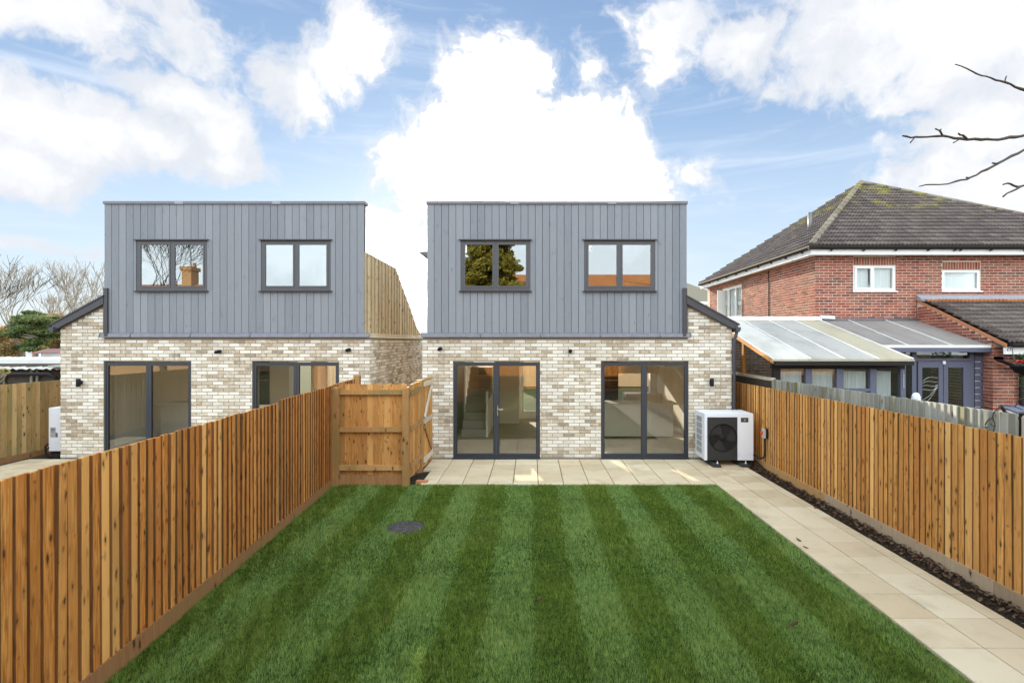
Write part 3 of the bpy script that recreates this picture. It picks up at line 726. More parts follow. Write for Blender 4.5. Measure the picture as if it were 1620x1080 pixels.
            if s > 0 and i == 1 and a2 < m-.1:
                st = MB(); bx(st, a2+t2+.02, a2+t2+.075, q0+.0125, q0+.0145, z1-t2-.14, z1-t2-.03); o = st.build('sticker', M['upvc'], fr, label='small white energy sticker in the top corner')
                st = MB(); bx(st, a2+t2+.045, a2+t2+.068, q0+.0105, q0+.012, z1-t2-.125, z1-t2-.05); st.build('sticker_print', M['labelgrey'], fr)
        mb = MB(); bx(mb, a-.035, b+.035, YF-.070, YF-.018, WZ1+.003, WZ1+.018); bx(mb, a-.035, b+.035, YF-.070, YF-.064, WZ1-.006, WZ1+.002); mb.build('head_flashing', M['fascia'], fr)
        mb = MB(); mb.prism([(X(a-.03), YF-.085, WZ0-.036), (X(a-.03), YF-.085, WZ0-.022), (X(a-.03), YF-.015, WZ0-.002), (X(a-.03), YF-.015, WZ0-.036)], (s*(b-a+.06), 0, 0)); mb.build('sill', M['fascia'], fr)
    # ---- lights on the wall
    for kind, u_l, z in lights:
        if kind == 'tube':
            wl = MB().lathe((X(u_l), YF-.085, z-.085), [(.0,0),(.038,0),(.042,.006),(.042,.164),(.038,.17),(0,.17)], 14).build('wall_light', M['blackplastic'], root)
            MB().box(X(u_l)-.022, X(u_l)+.022, YF-.045, YF+.002, z-.04, z+.04).build('bracket', M['blackplastic'], wl)
        else:
            wl = MB().lathe((X(u_l), YF-.07, z), [(.0,0),(.036,0),(.04,.01),(.04,.07),(0,.07)], 14, axis='y').build('security_light', M['blackplastic'], root)
            MB().obox((X(u_l)-.012, YF-.095, z-.01), (.032, 0, 0), (0, .03, .008), (0, -.006, .026)).build('lamp_head', M['blackplastic'], wl)
    # ---- rooms seen through the doors
    mb = MB(); bx(mb, .282, BW-.282, yi+.001, 16.6, -.05, .07); mb.build('floor', M['oak'], root)
    mb = MB()
    bx(mb, .282, .30, yi+.002, 16.6, .071, 2.455); bx(mb, BW-.30, BW-.282, yi+.002, 16.6, .071, 2.455)
    for a, b in ((.302, .5), (1.25, 2.05), (3.15, 3.6), (6.2, BW-.302)): bx(mb, a, b, 16.6, 16.85, -.1, 2.45)
    for a, b in ((.501, 1.249), (3.601, 6.199)): bx(mb, a, b, 16.6, 16.85, -.1, .3); bx(mb, a, b, 16.6, 16.85, 2.38, 2.45)  # wide rear openings added to let more daylight into the rooms
    bx(mb, 2.051, 3.149, 16.6, 16.85, -.1, .25); bx(mb, 2.051, 3.149, 16.6, 16.85, 2.2, 2.45)
    bx(mb, 1.25, 2.0, 15.6, 15.75, .071, 2.455)          # wall beside the stairs
    bx(mb, 3.12, 3.22, 15.9, 16.59, .071, 2.455)         # short wall between living room and kitchen
    mb.build('inner_wall', M['plaster'], root)
    mb = MB(); bx(mb, 2.055, 3.145, 16.62, 16.68, .252, .31); bx(mb, 2.055, 2.11, 16.62, 16.68, .31, 2.19); bx(mb, 3.09, 3.145, 16.62, 16.68, .31, 2.19); bx(mb, 2.11, 3.09, 16.62, 16.68, 2.13, 2.19)
    fw = mb.build('front_window', M['upvc'], root)
    mb = MB(); bx(mb, 2.11, 3.09, 16.65, 16.655, .31, 2.13); mb.build('pane', M['oldglass'], fw)
    mb = MB()
    for k in range(9): bx(mb, .55, 1.18, 13.4+.24*k, 13.4+.24*(k+1)+(0 if k < 8 else .6), .071+.0*k, .071+.19*(k+1))
    mb.build('stairs', M['carpet'], root)
    mb = MB(); bx(mb, 1.185, 1.245, 13.35, 13.42, .072, 1.25); bx(mb, 1.19, 1.24, 13.421, 15.58, .95, 1.0); bx(mb, 1.195, 1.235, 13.421, 15.58, .072, .95); mb.build('newel_post', M['plaster'], root)
    # kitchen peninsula and units
    mb = MB(); bx(mb, 4.05, 6.0, 13.2, 13.8, .12, .93); mb.build('peninsula', M['kitchen'], root)
    mb = MB(); bx(mb, 4.03, 6.1, 13.15, 13.85, .931, .972); mb.build('worktop', M['worktop'], root)
    mb = MB(); bx(mb, 4.0, 4.6, 15.95, 16.55, .072, 2.3); bx(mb, 5.3, 6.4, 16.0, 16.55, .12, .93); bx(mb, 5.1, 6.4, 16.15, 16.56, 1.55, 2.25); mb.build('kitchen_units', M['kitchen'], root)
    mb = MB(); bx(mb, 4.62, 5.05, 15.9, 16.55, .6, 2.0); mb.build('oven', M['oven'], root)
    mb = MB(); bx(mb, 4.64, 5.03, 15.87, 15.885, 1.35, 1.365); mb.build('oven_handle', M['steel'], root)
    mb = MB(); cx_ = X(5.35); mb.tube([(cx_, 13.5, .97), (cx_, 13.5, 1.28)]+[(cx_, 13.5-.07*(1-math.cos(t_)), 1.28+.07*math.sin(t_)) for t_ in (.6,1.2,1.8,2.4,3.1)], .012, 8); mb.build('tap', M['steel'], root)
    # pendant light fitting and a socket plate
    mb = MB(); bx(mb, 5.1, 5.22, yi+.01, yi+.012, 1.2, 1.3)
    mb = MB(); mb.tube([(X(4.4), 14.0, 2.455), (X(4.4), 14.0, 2.2)], .006, 6); mb.lathe((X(4.4), 14.0, 2.05), [(.0,.15),(.05,.14),(.09,.08),(.10,0)], 14); mb.build('pendant_shade', M['white'], root)
    return root
HB = house(-2.355, 1, 'new house with the open patio beside the heat pump, grey cladding over pale brick', [('spot', .398, 2.39), ('spot', 3.205, 2.345), ('tube', 6.245, 1.67)])
HA = house(-3.492, -1, 'new grey-clad house whose pale brick ground floor is half hidden by the long fence', [('spot', .44, 2.37), ('spot', 3.25, 2.33), ('tube', 6.24, 1.665)])
# eaves stub that shows in the gap beside the right-hand house
MB().prism([(-2.26, 11.55, 4.44), (-2.50, 11.55, 4.53), (-2.50, 11.55, 4.56), (-2.26, 11.55, 4.56)], (0, 2.1, 0)).build('eaves', M['coping'], HB)

# ================================================================== fences
M['sawn_shade'] = wood('sawn_edge_shade', (.05,.021,.008), (.14,.062,.02), (.26,.12,.04), .2, .2)  # rough-cut board edges, darkened in colour to imitate shade between boards
def board_mesh(mat, wd=.118, thick=.027, thin=.005, back=0.0):
    h = wd/2; vs = []
    for z in (0, 1): vs += [(-h, -thin, z), (h-.003, -thick, z), (h, -thick+.003, z), (h, back, z), (-h, back, z)]
    fs = [(4,3,2,1,0), (5,6,7,8,9)]+[(i, (i+1)%5, 5+(i+1)%5, 5+i) for i in range(5)]
    me = bpy.data.meshes.new('board'); me.from_pydata(vs, [], fs); me.materials.append(mat)
    if mat in (M['fence'], M['fence_r']): me.materials.append(M['sawn_shade']); me.polygons[4].material_index = 1; me.polygons[3].material_index = 1
    return me
def boards(root, A, B, pitch, z0, z1, mat, wd=.118, jit=.005, flip=False, name='board', thick=.027):
    A, B = Vector((*A, 0)), Vector((*B, 0)); L = (B-A).length; U = (B-A)/L; rz = math.atan2(U.y, U.x)
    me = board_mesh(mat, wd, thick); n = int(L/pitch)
    for i in range(n):
        t = (i+.5)*pitch+random.uniform(-.004, .004); p = A+U*t; a = t/L
        zb = z0(a) if callable(z0) else z0; zt = (z1(a) if callable(z1) else z1)+random.uniform(-jit, jit)
        p.z = zb
        place(name, me, root, p, rot=(random.uniform(-.004,.004), random.uniform(-.005,.005), rz+random.uniform(-.03,.03)), scale=(random.uniform(.94,1.04)*(-1 if flip else 1), random.uniform(.85,1.2), zt-zb))
def post(root, x, y, z1, w_=.1, mat='post', z0=-.1, name='post'):
    c = .008; h = w_/2; mb = MB()
    vs = [(x+sx*h, y+sy*h, z0) for sx, sy in ((-1,-1),(1,-1),(1,1),(-1,1))]+[(x+sx*h, y+sy*h, z1-.02) for sx, sy in ((-1,-1),(1,-1),(1,1),(-1,1))]+[(x+sx*(h-c), y+sy*(h-c), z1) for sx, sy in ((-1,-1),(1,-1),(1,1),(-1,1))]
    mb.add(vs, [(0,3,2,1),(8,9,10,11)]+[(k+i, k+(i+1)%4, k+4+(i+1)%4, k+4+i) for k in (0,4) for i in range(4)])
    return mb.build(name, M[mat], root)
LX = lambda y: -3.20-.059*(y-3.83)
# long left fence
fl = thing('timber_fence', 'long orange-brown closeboard fence on the left side of the striped lawn', 'fence', (LX(4), 4, 0))
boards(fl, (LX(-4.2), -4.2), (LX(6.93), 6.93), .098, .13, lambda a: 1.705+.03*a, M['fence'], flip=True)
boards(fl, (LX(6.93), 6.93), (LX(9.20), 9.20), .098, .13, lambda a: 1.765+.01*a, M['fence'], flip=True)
for a, b in ((-4.2,-.9),(-.9, 2.1),(2.1, 5.45),(5.45, 9.05)):
    th = .025; mb = MB(); dd = .010*(1 if b < 6 else 0)
    mb.prism([(LX(a)+.022+dd, a+.003, -.10), (LX(b)+.022+dd, b-.003, -.10), (LX(b)-.01, b-.003, -.10), (LX(a)-.01, a+.003, -.10)], (0, 0, .262 if dd else .245)); mb.build('gravel_board', M['kick'], fl)
for y in (-4.0, -1.1, 1.6, 4.3, 6.95): post(fl, LX(y)-.062, y, 1.66, .12)
for z in (.35, .95, 1.55): MB().prism([(LX(-4.2)-.005, -4.2, z), (LX(9.0)-.005, 9.0, z), (LX(9.0)-.045, 9.0, z), (LX(-4.2)-.045, -4.2, z)], (0,0,.075)).build('rail', M['post'], fl)
# right fence
RX = 4.70
fr_ = thing('timber_fence', 'orange closeboard fence on the right along the paved path', 'fence', (RX, 6, 0))
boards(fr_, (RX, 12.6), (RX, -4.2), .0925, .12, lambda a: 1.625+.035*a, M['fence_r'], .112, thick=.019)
for a, b in ((-4.2,-.8),(-.8,2.2),(2.2,5.2),(5.2,8.2),(8.2,11.1),(11.1,12.6)): MB().box(RX-.030, RX+.005, a+.003, b-.003, -.10, .135).build('gravel_board', M['tan'] if b < 9 else M['post'], fr_)
for z in (.35, .95, 1.5): MB().box(RX+.004, RX+.042, -4.2, 12.6, z, z+.075).build('rail', M['post'], fr_)
for y in (-4, -1, 2, 5, 8, 11): post(fr_, RX+.095, y, 1.6)
# old grey fence behind it
OX = 4.99
fo = thing('old_fence', 'weathered grey-green fence whose top shows just above the right orange fence', 'fence', (OX, 8, 0))
boards(fo, (OX, 13.7), (OX, 5.26), .104, .05, lambda a: 1.755+.05*a, M['fence_old'], .118, .004)
post(fo, OX+.01, 5.20, 1.80, .05, 'brace')
for z in (.4, 1.5): MB().box(OX+.003, OX+.04, 5.25, 13.7, z, z+.07).build('rail', M['fence_old'], fo)
fp = thing('fence_panel', 'olive green-brown board panel at the right edge past the end of the old grey fence', 'fence panel', (OX, 4.6, 0))
boards(fp, (OX+.03, 5.15), (OX+.03, 3.0), .15, .05, 1.72, M['fence_left'], .15, .002)
# continuation of the left fence towards the houses, and the gate-side panels
fc = thing('timber_fence', 'short higher stretch of board fence beyond the slatted end panel, left of the gate', 'fence', (LX(10), 10, 0))
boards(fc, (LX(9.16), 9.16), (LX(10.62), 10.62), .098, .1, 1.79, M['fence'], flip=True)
post(fc, LX(10.72)-.01, 10.72, 1.85, .12)
pn = thing('fence_panel', 'wide brown fence panel facing the lawn with three rails and two posts', 'fence panel', (-2.8, 9.1, 0))
boards(pn, (-2.20, 9.17), (-3.44, 9.17), .102, .16, 1.79, M['panel'], .108, jit=.010)
for (a, b) in ((1.69,1.61),(1.03,.95),(.36,.27)): MB().box(-3.385, -2.262, 9.105, 9.160, b, a).build('rail', M['post'], pn)
MB().box(-3.385, -2.262, 9.12, 9.155, -.02, .19).build('gravel_board', M['kick'], pn)
post(pn, -3.44, 9.10, 1.745, .105); post(pn, -2.205, 9.10, 1.745, .11)
rt = thing('fence_panel', 'narrow return fence panel running back from the lawn panel to the gate post', 'fence panel', (-2.2, 9.6, 0))
boards(rt, (-2.17, 9.17), (-2.17, 10.04), .098, .12, 1.78, M['panel'], .112, flip=False)
for z in (1.6, .97, .3): MB().box(-2.148, -2.11, 9.17, 10.03, z, z+.08).build('rail', M['post'], rt)
post(rt, -2.19, 10.10, 1.80, .115)
gt = thing('garden_gate', 'open timber gate with pale diagonal braces beside the patio doors', 'gate', (-2.12, 10.2, 0))
boards(gt, (-2.15, 10.17), (-2.13, 10.97), .1, .06, 1.79, M['panel'], .115)
for z in (1.66, .93, .16): MB().box(-2.125, -2.085, 10.18, 10.97, z, z+.085).build('rail', M['brace'], gt)
MB().obox((-2.105, 10.56, 1.335), (.014, 0, 0), (0, .34, .30), (0, -.028, .032)).build('brace', M['brace'], gt)
MB().obox((-2.105, 10.56, .59), (.014, 0, 0), (0, .34, -.28), (0, .028, .032)).build('brace', M['post'], gt)
# dark soil and a loose brick at the corner
gravel('soil_patch', -2.03, 9.58, .22, .46, 700, .008, .026, .0, M['soil'], None)
o = bpy.data.objects['soil_patch']; o['label'] = 'dark loose soil at the foot of the gate post'
lb = brick_mesh(M['loosebrick'], .2, .06, .1, 3)
tag(place('loose_brick', lb, None, (-1.96, 9.19, .03), rot=(0, 0, -.15)), 'loose orange brick lying at the lawn corner by the gate post', 'brick')
# far-left garden fence
fx = thing('timber_fence', 'yellowish board fence at the far left beyond the neighbouring patio', 'fence', (-11.1, 11, 0))
boards(fx, (-11.45, 3.4), (-11.17, 10.84), .10, .05, 1.65, M['fence_left']); boards(fx, (-11.17, 10.84), (-11.02, 13.4), .10, .10, 1.64, M['fence_left'])
MB().prism([(-11.14,9.0,-.1),(-10.99,13.0,-.1),(-11.02,13.0,-.1),(-11.18,9.0,-.1)], (0,0,.2)).build('gravel_board', M['kick'], fx)
# fence behind the viewpoint (shows mirrored in the patio doors)
fb = thing('timber_fence', 'board fence closing the garden behind the viewpoint, seen only as a reflection', 'fence', (0, -4.3, 0))
boards(fb, (4.7, -4.3), (-11.3, -4.3), .12, .1, 1.75, M['fence'], .135)

# ================================================================== soil strip litter and single leaves
def leaf_geo(mb, c, s, yaw, curl):
    c = Vector(c); R_ = Matrix.Rotation(yaw, 3, 'Z')@Matrix.Rotation(random.uniform(-.7,.7), 3, 'X')@Matrix.Rotation(random.uniform(-.7,.7), 3, 'Y')
    out = [(-1,0),(-.55,.42),(.1,.5),(.6,.3),(1,0),(.6,-.3),(.1,-.5),(-.55,-.42)]
    vs = [c+R_@Vector((x*s, y*s, s*curl*(x*x*.5+y*y*1.6))) for x, y in out]+[c+R_@Vector((x*s, 0, 0)) for x in (-.5, .5)]
    mb.add(vs, [(0,8,1),(1,8,2),(2,8,9),(2,9,3),(3,9,4),(4,9,5),(5,9,6),(6,9,8),(6,8,7),(7,8,0)])
mb = MB()
for i in range(1150):
    y = random.uniform(2.6, 11.0); x = random.triangular(4.36, 4.68, 4.60); leaf_geo(mb, (x, y, .0+random.random()*.028), random.uniform(.012, .038), random.uniform(0, 6.3), random.uniform(.2, .9))
o = mb.build('dry_leaves', M['leafdry'], kind='stuff'); o['label'] = 'brown dry leaves littering the soil strip at the foot of the right fence'
g_ = gravel('soil_clods', 4.52, 6.8, .17, 4.2, 4500, .006, .022, -.016, M['soil'], None); g_['label'] = 'dark soil clods beside the paved path'
LV = [((855,953), .030, 'curled pale brown dead leaf lying mid-lawn in a dark stripe'), ((1257,995), .034, 'grey-brown dead leaf on the lawn near the lower right path edge'), ((1263,857), .030, 'dark red-brown dead leaf on the path slab, nearer of two to the lawn'),
      ((1274,869), .026, 'small dark dead leaf on the path just below another leaf'), ((694,786), .022, 'tiny dark leaf on the lawn close to the patio edge'), ((1290,806), .024, 'dark dead leaf on the paving close to the soil strip')]
for (u, v), s_, lab in LV:
    d = EYE*F/(v-540)*.995; p = P(u, v, d); mb = MB(); leaf_geo(mb, (p.x, p.y, .035 if p.x > 3.25 else .052), s_*1.45, random.uniform(0, 6), .8)
    tag(mb.build('fallen_leaf', M['leafdry']), lab, 'leaf')

# ================================================================== heat pumps
hp = thing('heat_pump', 'white heat pump with a large black round fan beside the right fence', 'heat pump', (4.0, 10.7, 0))
x0, x1, y0, y1, z0, z1 = 3.51, 4.50, 10.42, 11.0, .15, 1.095
def rbox(x0, x1, y0, y1, z0, z1, c=.012):
    mb = MB(); vs = []
    for z, k in ((z0, c), (z0+c, 0), (z1-c, 0), (z1, c)):
        vs += [(x0+k, y0+k, z), (x1-k, y0+k, z), (x1-k, y1-k, z), (x0+k, y1-k, z)]
    mb.add(vs, [(0,3,2,1),(12,13,14,15)]+[(k*4+i, k*4+(i+1)%4, k*4+4+(i+1)%4, k*4+4+i) for k in range(3) for i in range(4)]); return mb
# casing with the fan opening left free: front frame pieces round an inner box
mb = rbox(x0, x1, y0+.03, y1, z0, z1); mb.build('casing', M['pump'], hp)
mb = MB(); mb.box(x0, x0+.055, y0, y0+.029, z0, z1-.003); mb.box(x0+.056, x0+.665, y0, y0+.029, z1-.075, z1-.003); mb.box(x0+.666, x1, y0, y0+.029, z0+.115, z1-.003); mb.box(x0+.666, x1, y0+.002, y0+.029, z0, z0+.112); mb.build('front_cover', M['pump'], hp)
cx, cz, rr = x0+.375, .605, .275
# black panel with a round hole
mb = MB(); n = 40; xa, xb, za, zb = x0+.057, x0+.664, z0+.002, z1-.077; yp = y0-.006
ring = [(cx+rr*math.cos(2*math.pi*k/n), cz+rr*math.sin(2*math.pi*k/n)) for k in range(n)]
def edge_pt(a):
    c, s_ = math.cos(a), math.sin(a); t = min((xb-cx)/c if c > 1e-6 else 9, (xa-cx)/c if c < -1e-6 else 9, (zb-cz)/s_ if s_ > 1e-6 else 9, (za-cz)/s_ if s_ < -1e-6 else 9); return (cx+c*t, cz+s_*t)
outer = [edge_pt(2*math.pi*k/n) for k in range(n)]
vs = [(x, yp, z) for x, z in outer]+[(x, yp, z) for x, z in ring]+[(x, yp+.03, z) for x, z in ring]
mb.add(vs, [(k, (k+1)%n, n+(k+1)%n, n+k) for k in range(n)]+[(n+k, n+(k+1)%n, 2*n+(k+1)%n, 2*n+k) for k in range(n)])
for (a, b) in (((xa,za),(xb,za)),((xb,za),(xb,zb)),((xb,zb),(xa,zb)),((xa,zb),(xa,za))): mb.add([(a[0],yp,a[1]),(b[0],yp,b[1]),(b[0],yp+.03,b[1]),(a[0],yp+.03,a[1])], [(0,1,2,3)])
# fill corners
for k in range(n):
    p, q = outer[k], outer[(k+1)%n]
    if abs(p[0]-q[0]) > 1e-5 and abs(p[1]-q[1]) > 1e-5: mb.add([(p[0],yp,p[1]),((xa if p[0]+q[0] < 2*cx else xb),yp,(za if p[1]+q[1] < 2*cz else zb)),(q[0],yp,q[1])], [(0,1,2)])
mb.build('fan_panel', M['pumpblack'], hp)
MB().lathe((cx, yp-.004, cz), [(rr-.004,.02),(rr-.004,0),(rr+.012,-.002),(rr+.014,.006)], 40, 'y').build('fan_ring', M['blackplastic'], hp)
MB().lathe((cx, y0+.0265, cz), [(.0,0),(rr+.02,0)], 40, 'y').build('fan_cavity', M['pumpblack'], hp)
fan = MB().lathe((cx, yp+.004, cz), [(.0,-.004),(.05,-.002),(.07,.008),(.072,.02)], 20, 'y').build('fan', M['blackplastic'], hp)
for k in range(3):
    mb = MB(); a0 = k*2.094+.4
    pts = []
    for i in range(6):
        r_ = .06+i*.04; a = a0+.10*i; pts.append((r_, a, a+1.15-.05*i))
    vs = []
    for r_, a, b in pts:
        for j in range(5): th = a+(b-a)*j/4; vs.append((cx+r_*math.cos(th), yp+.006+.016*(j/4), cz+r_*math.sin(th)))
    mb.add(vs, [(i*5+j, i*5+j+1, i*5+6+j, i*5+5+j) for i in range(5) for j in range(4)], True); mb.build('fan_blade', M['blackplastic'], fan)
mb = MB()
for k in range(1, 9): r_ = rr*k/9; mb.lathe((cx, yp+.0, cz), [(r_-.0012,0),(r_+.0012,0)], 40, 'y')
mb.build('fan_guard', M['pumpblack'], hp)
lbp = MB().box(x1-.255, x1-.105, y0-.004, y0-.0005, .92, 1.01).build('label_plate', M['pumpblack'], hp)
mb = MB(); mb.box(x1-.245, x1-.115, y0-.0055, y0-.0042, .972, .977)
for i in range(5): mb.box(x1-.24+i*.025, x1-.228+i*.025, y0-.0055, y0-.0042, .935, .939)
mb.build('label_print', M['labelgrey'], lbp)
MB().box(x1-.190, x1-.165, y0-.0058, y0-.0042, .955, .966).build('label_mark', M['white'], lbp)
for k in range(6):           # side grille, six rows of two
    for j in range(2):
        ya = y0+.16+j*.17; za_ = z0+.10+k*.128
        g = MB().box(x0-.004, x0-.0005, ya, ya+.155, za_, za_+.112).build('side_grille', M['grille'], hp)
mb = MB()
for k in range(7): mb.box(x0-.009, x0-.0045, y0+.15, y0+.505, z0+.087+k*.128, z0+.098+k*.128)
for j in range(7): mb.box(x0-.008, x0-.0046, y0+.158+j*.0565, y0+.163+j*.0565, z0+.10, z0+.86)
mb.build('grille_bars', M['white'], hp)
for fx_ in (x0+.22, x1-.20):
    ft = MB().prism([(fx_-.09, 10.30, .022), (fx_+.09, 10.30, .022), (fx_+.06, 10.30, .10), (fx_-.06, 10.30, .10)], (0, .72, 0)).build('foot', M['rubber'], hp)
    MB().lathe((fx_+.02, 10.36, .101), [(.0,.045),(.012,.045),(.012,.012),(.028,.011),(.028,0)], 10).build('bolt', M['steel'], ft)
# second pump, standing beside the left house with its end towards us
hq = thing('heat_pump', 'white heat pump half hidden behind the corner of the left house', 'heat pump', (-10.4, 11.8, 0))
X0, X1, Y0, Y1, Z0, Z1 = -10.64, -10.22, 11.37, 12.4, .13, 1.09
rbox(X0, X1, Y0, Y1, Z0, Z1).build('casing', M['pump'], hq)
MB().box(X0+.004, X1-.004, Y0-.006, Y0-.0005, Z0+.005, Z0+.20).build('lower_cover', M['pump'], hq)
MB().box(X0+.004, X1-.004, Y0-.006, Y0-.0005, Z0+.208, Z1-.006).build('end_cover', M['pump'], hq)
pl = MB().box(X0+.04, X0+.155, Y0-.010, Y0-.0065, .44, .66).build('label_plate', M['labelgrey'], hq)
MB().box(X0+.16, X0+.20, Y0-.011, Y0-.0065, .44, .54).build('handle_recess', M['grille'], hq)
mb = MB(); mb.box(X0+.05, X0+.14, Y0-.0115, Y0-.0102, .60, .62); mb.box(X0+.05, X0+.12, Y0-.0115, Y0-.0102, .56, .57); mb.build('label_print', M['pumpblack'], pl)
mb = MB(); mb.tube([(X0+.0, Y0-.01, .30), (X0-.05, Y0-.03, .24), (X0-.06, Y0, .08), (X0+.1, Y0-.08, .02), (X1+.05, Y0-.05, .015)], .018, 7); mb.tube([(X0+.01, Y0-.01, .22), (X0-.03, Y0-.03, .16), (X0+.02, Y0-.06, .03), (X0+.3, Y0-.10, .02)], .014, 7); mb.build('hose', M['blackplastic'], hq)
for y in (Y0+.15, Y1-.2): MB().box(X0-.02, X1+.02, y-.07, y+.07, -.005, .129).build('foot', M['rubber'], hq)
# isolator switch on the fence
iso = thing('isolator_switch', 'grey isolator box with a red and yellow knob fixed to the right fence', 'switch', (RX-.06, 10.2, .7))
IX, IY, IZ = RX-.026, 10.2, .73
bk = rbox(IX-.045, IX, IY-.05, IY+.05, IZ-.10, IZ+.10, .006); bk.build('back_box', M['blackplastic'], iso)
rbox(IX-.085, IX-.046, IY-.048, IY+.048, IZ-.095, IZ+.098, .01).build('box', M['greybox'], iso)
MB().lathe((IX-.086, IY, IZ+.01), [(.0,-.012),(.034,-.012),(.036,0),(.0,.0)], 16, 'x').build('knob_plate', M['yellow'], iso)
MB().obox((IX-.108, IY, IZ+.01), (.016, 0, 0), (0, .012, .012), (0, -.026, .026)).build('knob', M['red'], iso)
mb = MB(); mb.tube([(IX-.04, IY, IZ-.09), (IX-.035, IY-.0, IZ-.30), (IX-.04, IY-.0, IZ-.42), (IX-.07, IY-.0, IZ-.48), (IX-.14, IY+.02, IZ-.50), (4.51, 10.45, IZ-.47)], .020, 8)
mb.tube([(4.50, 10.6, .16), (4.58, 10.42, .10), (4.64, 10.28, .02), (4.66, 10.2, -.01)], .016, 7); mb.build('cable', M['blackplastic'], iso)

# ================================================================== neighbouring tiled house
HX, HY = 7.67, 13.90
nh = thing('neighbour_house', 'red brick neighbour house with a mossy hipped tile roof at right', 'house', (HX, HY, 0))
NW = [(8.70, 9.84, 3.915, 4.60, 4.835), (11.10, 12.13, 3.915, 4.477, 4.70)]
X2, Y2 = 16.6, 22.2
mb = MB(); yb = HY+.0045
xs = HX+.0045
for a, b in ((xs, NW[0][0]), (NW[0][1], NW[1][0]), (NW[1][1], X2)): mb.box(a, b, yb, yb+.28, -.1, 4.85)
for a, b, c, d, e in NW: mb.box(a, b, yb, yb+.28, -.1, c-.001); mb.box(a, b, yb, yb+.28, d+.001, 4.85)
SW = (18.77, 20.63, 3.45, 4.62)
for a, b in ((yb+.281, SW[0]), (SW[1], Y2)): mb.box(xs, xs+.28, a, b, -.1, 4.85)
mb.box(xs, xs+.28, SW[0], SW[1], -.1, SW[2]); mb.box(xs, xs+.28, SW[0], SW[1], SW[3], 4.85)
mb.box(xs, X2, Y2, Y2+.2, -.1, 4.85); mb.box(X2, X2+.2, yb, Y2, -.1, 4.85)
mb.build('wall', M['redmortar'], nh)
def spn(z):
    iv = [(0, 6.6)]; h = []
    for a, b, c, d, e in NW:
        if c-.03 < z < e+.03: h.append((a-HX-.002, b-HX+.002))
    return subtract(iv, h)
lay_bricks(nh, M['redbrick'], (HX, HY, 0), (1,0,0), spn, 2.55, 31, 300, 3)
lay_bricks(nh, M['redbrick'], (HX, HY, 0), (0,-1,0), lambda z: subtract([(-8.2, -.0)], [(-(SW[1]-HY), -(SW[0]-HY))] if SW[2]-.02 < z < SW[3]+.02 else []), 2.55, 31, 0, 4)
for a, b, c, d, e in NW:                       # soldier course over each window
    x = a; sm = brick_mesh(M['redbrick'], .062, e-d-.022, seed=31)
    while x < b-.02: place('soldier_brick', sm, nh, (x+.037, HY+random.uniform(-.002,.002), (d+e)/2)); x += .0735
def upvc_window(root, x0, x1, y, z0, z1, split=None, frost='net', axis='y'):
    t = .07
    def B(mb, a, b, p, q, c, d): return mb.box(a, b, p, q, c, d) if axis == 'y' else mb.box(p, q, a, b, c, d)
    mb = MB(); B(mb, x0, x0+t, y, y+.06, z0, z1); B(mb, x1-t, x1, y, y+.06, z0, z1); B(mb, x0+t, x1-t, y, y+.06, z1-t, z1); B(mb, x0+t, x1-t, y, y+.06, z0, z0+t)
    cells = [(x0+t, x1-t)]
    for s_ in (split or []): B(mb, s_-.045, s_+.045, y, y+.06, z0+t, z1-t)
    if split: e = [x0+t]+[q for s_ in split for q in (s_-.045, s_+.045)]+[x1-t]; cells = list(zip(e[::2], e[1::2]))
    w_ = mb.build('window', M['upvc'], root)
    for a, b in cells:
        mb = MB(); B(mb, a, b, y+.03, y+.035, z0+t, z1-t); mb.build('pane', M['oldglass'], w_)
        mb = MB(); B(mb, a, b, y+.10, y+.11, z0+t, z1-t); mb.build('blind', M[frost], w_)
    mb = MB(); B(mb, x0-.03, x1+.04, y-.06, y+.0, z0-.035, z0-.003); mb.build('sill', M['upvc'], w_); return w_
w1 = upvc_window(nh, 8.70, 9.84, HY+.02, 3.915, 4.60, [9.23])
mb = MB()   # opening casement, a deeper frame on the left half
t = .05; a, b, c, d = 8.74, 9.21, 3.95, 4.565
for q in ((a,a+t,c,d),(b-t,b,c,d),(a+t,b-t,c,c+t),(a+t,b-t,d-t,d)): mb.box(q[0], q[1], HY-.012, HY+.019, q[2], q[3])
mb.build('casement', M['upvc'], w1)
upvc_window(nh, 11.10, 12.13, HY+.02, 3.915, 4.477)
w3 = upvc_window(nh, SW[0], SW[1], HX+.02, SW[2], SW[3], [19.4, 20.1], 'net', 'x')
MB().obox((HX-.16, 20.30, 4.03), (.19, .07, 0), (0, .02, 0), (0, 0, .52)).build('open_casement', M['upvc'], w3)
# eaves
E0, E1, EY0, EY1, EZ = 7.40, 16.9, 13.60, 22.5, 5.03
mb = MB(); mb.box(E0+.03, E1-.03, EY0+.03, HY+.3, 4.856, 4.87); mb.box(E0+.03, HX+.3, HY+.301, EY1, 4.856, 4.87); mb.build('soffit', M['upvc'], nh)
MB().box(E0+.03, E1, EY0+.002, EY0+.028, 4.84, EZ).build('fascia', M['upvc'], nh); MB().box(E0+.002, E0+.028, EY0+.002, EY1, 4.84, EZ).build('fascia', M['upvc'], nh)
gp = [(0, .05), (-.11, .05), (-.11, 0), (-.085, -.04), (-.03, -.045), (0, -.01)]
MB().prism([(E0-.10, EY0+a, EZ-.01+b) for a, b in gp], (E1-E0+.1, 0, 0)).build('gutter', M['gutter'], nh)
MB().prism([(E0+a, EY0-.10, EZ-.01+b) for a, b in gp], (0, EY1-EY0+.1, 0)).build('gutter', M['gutter'], nh)
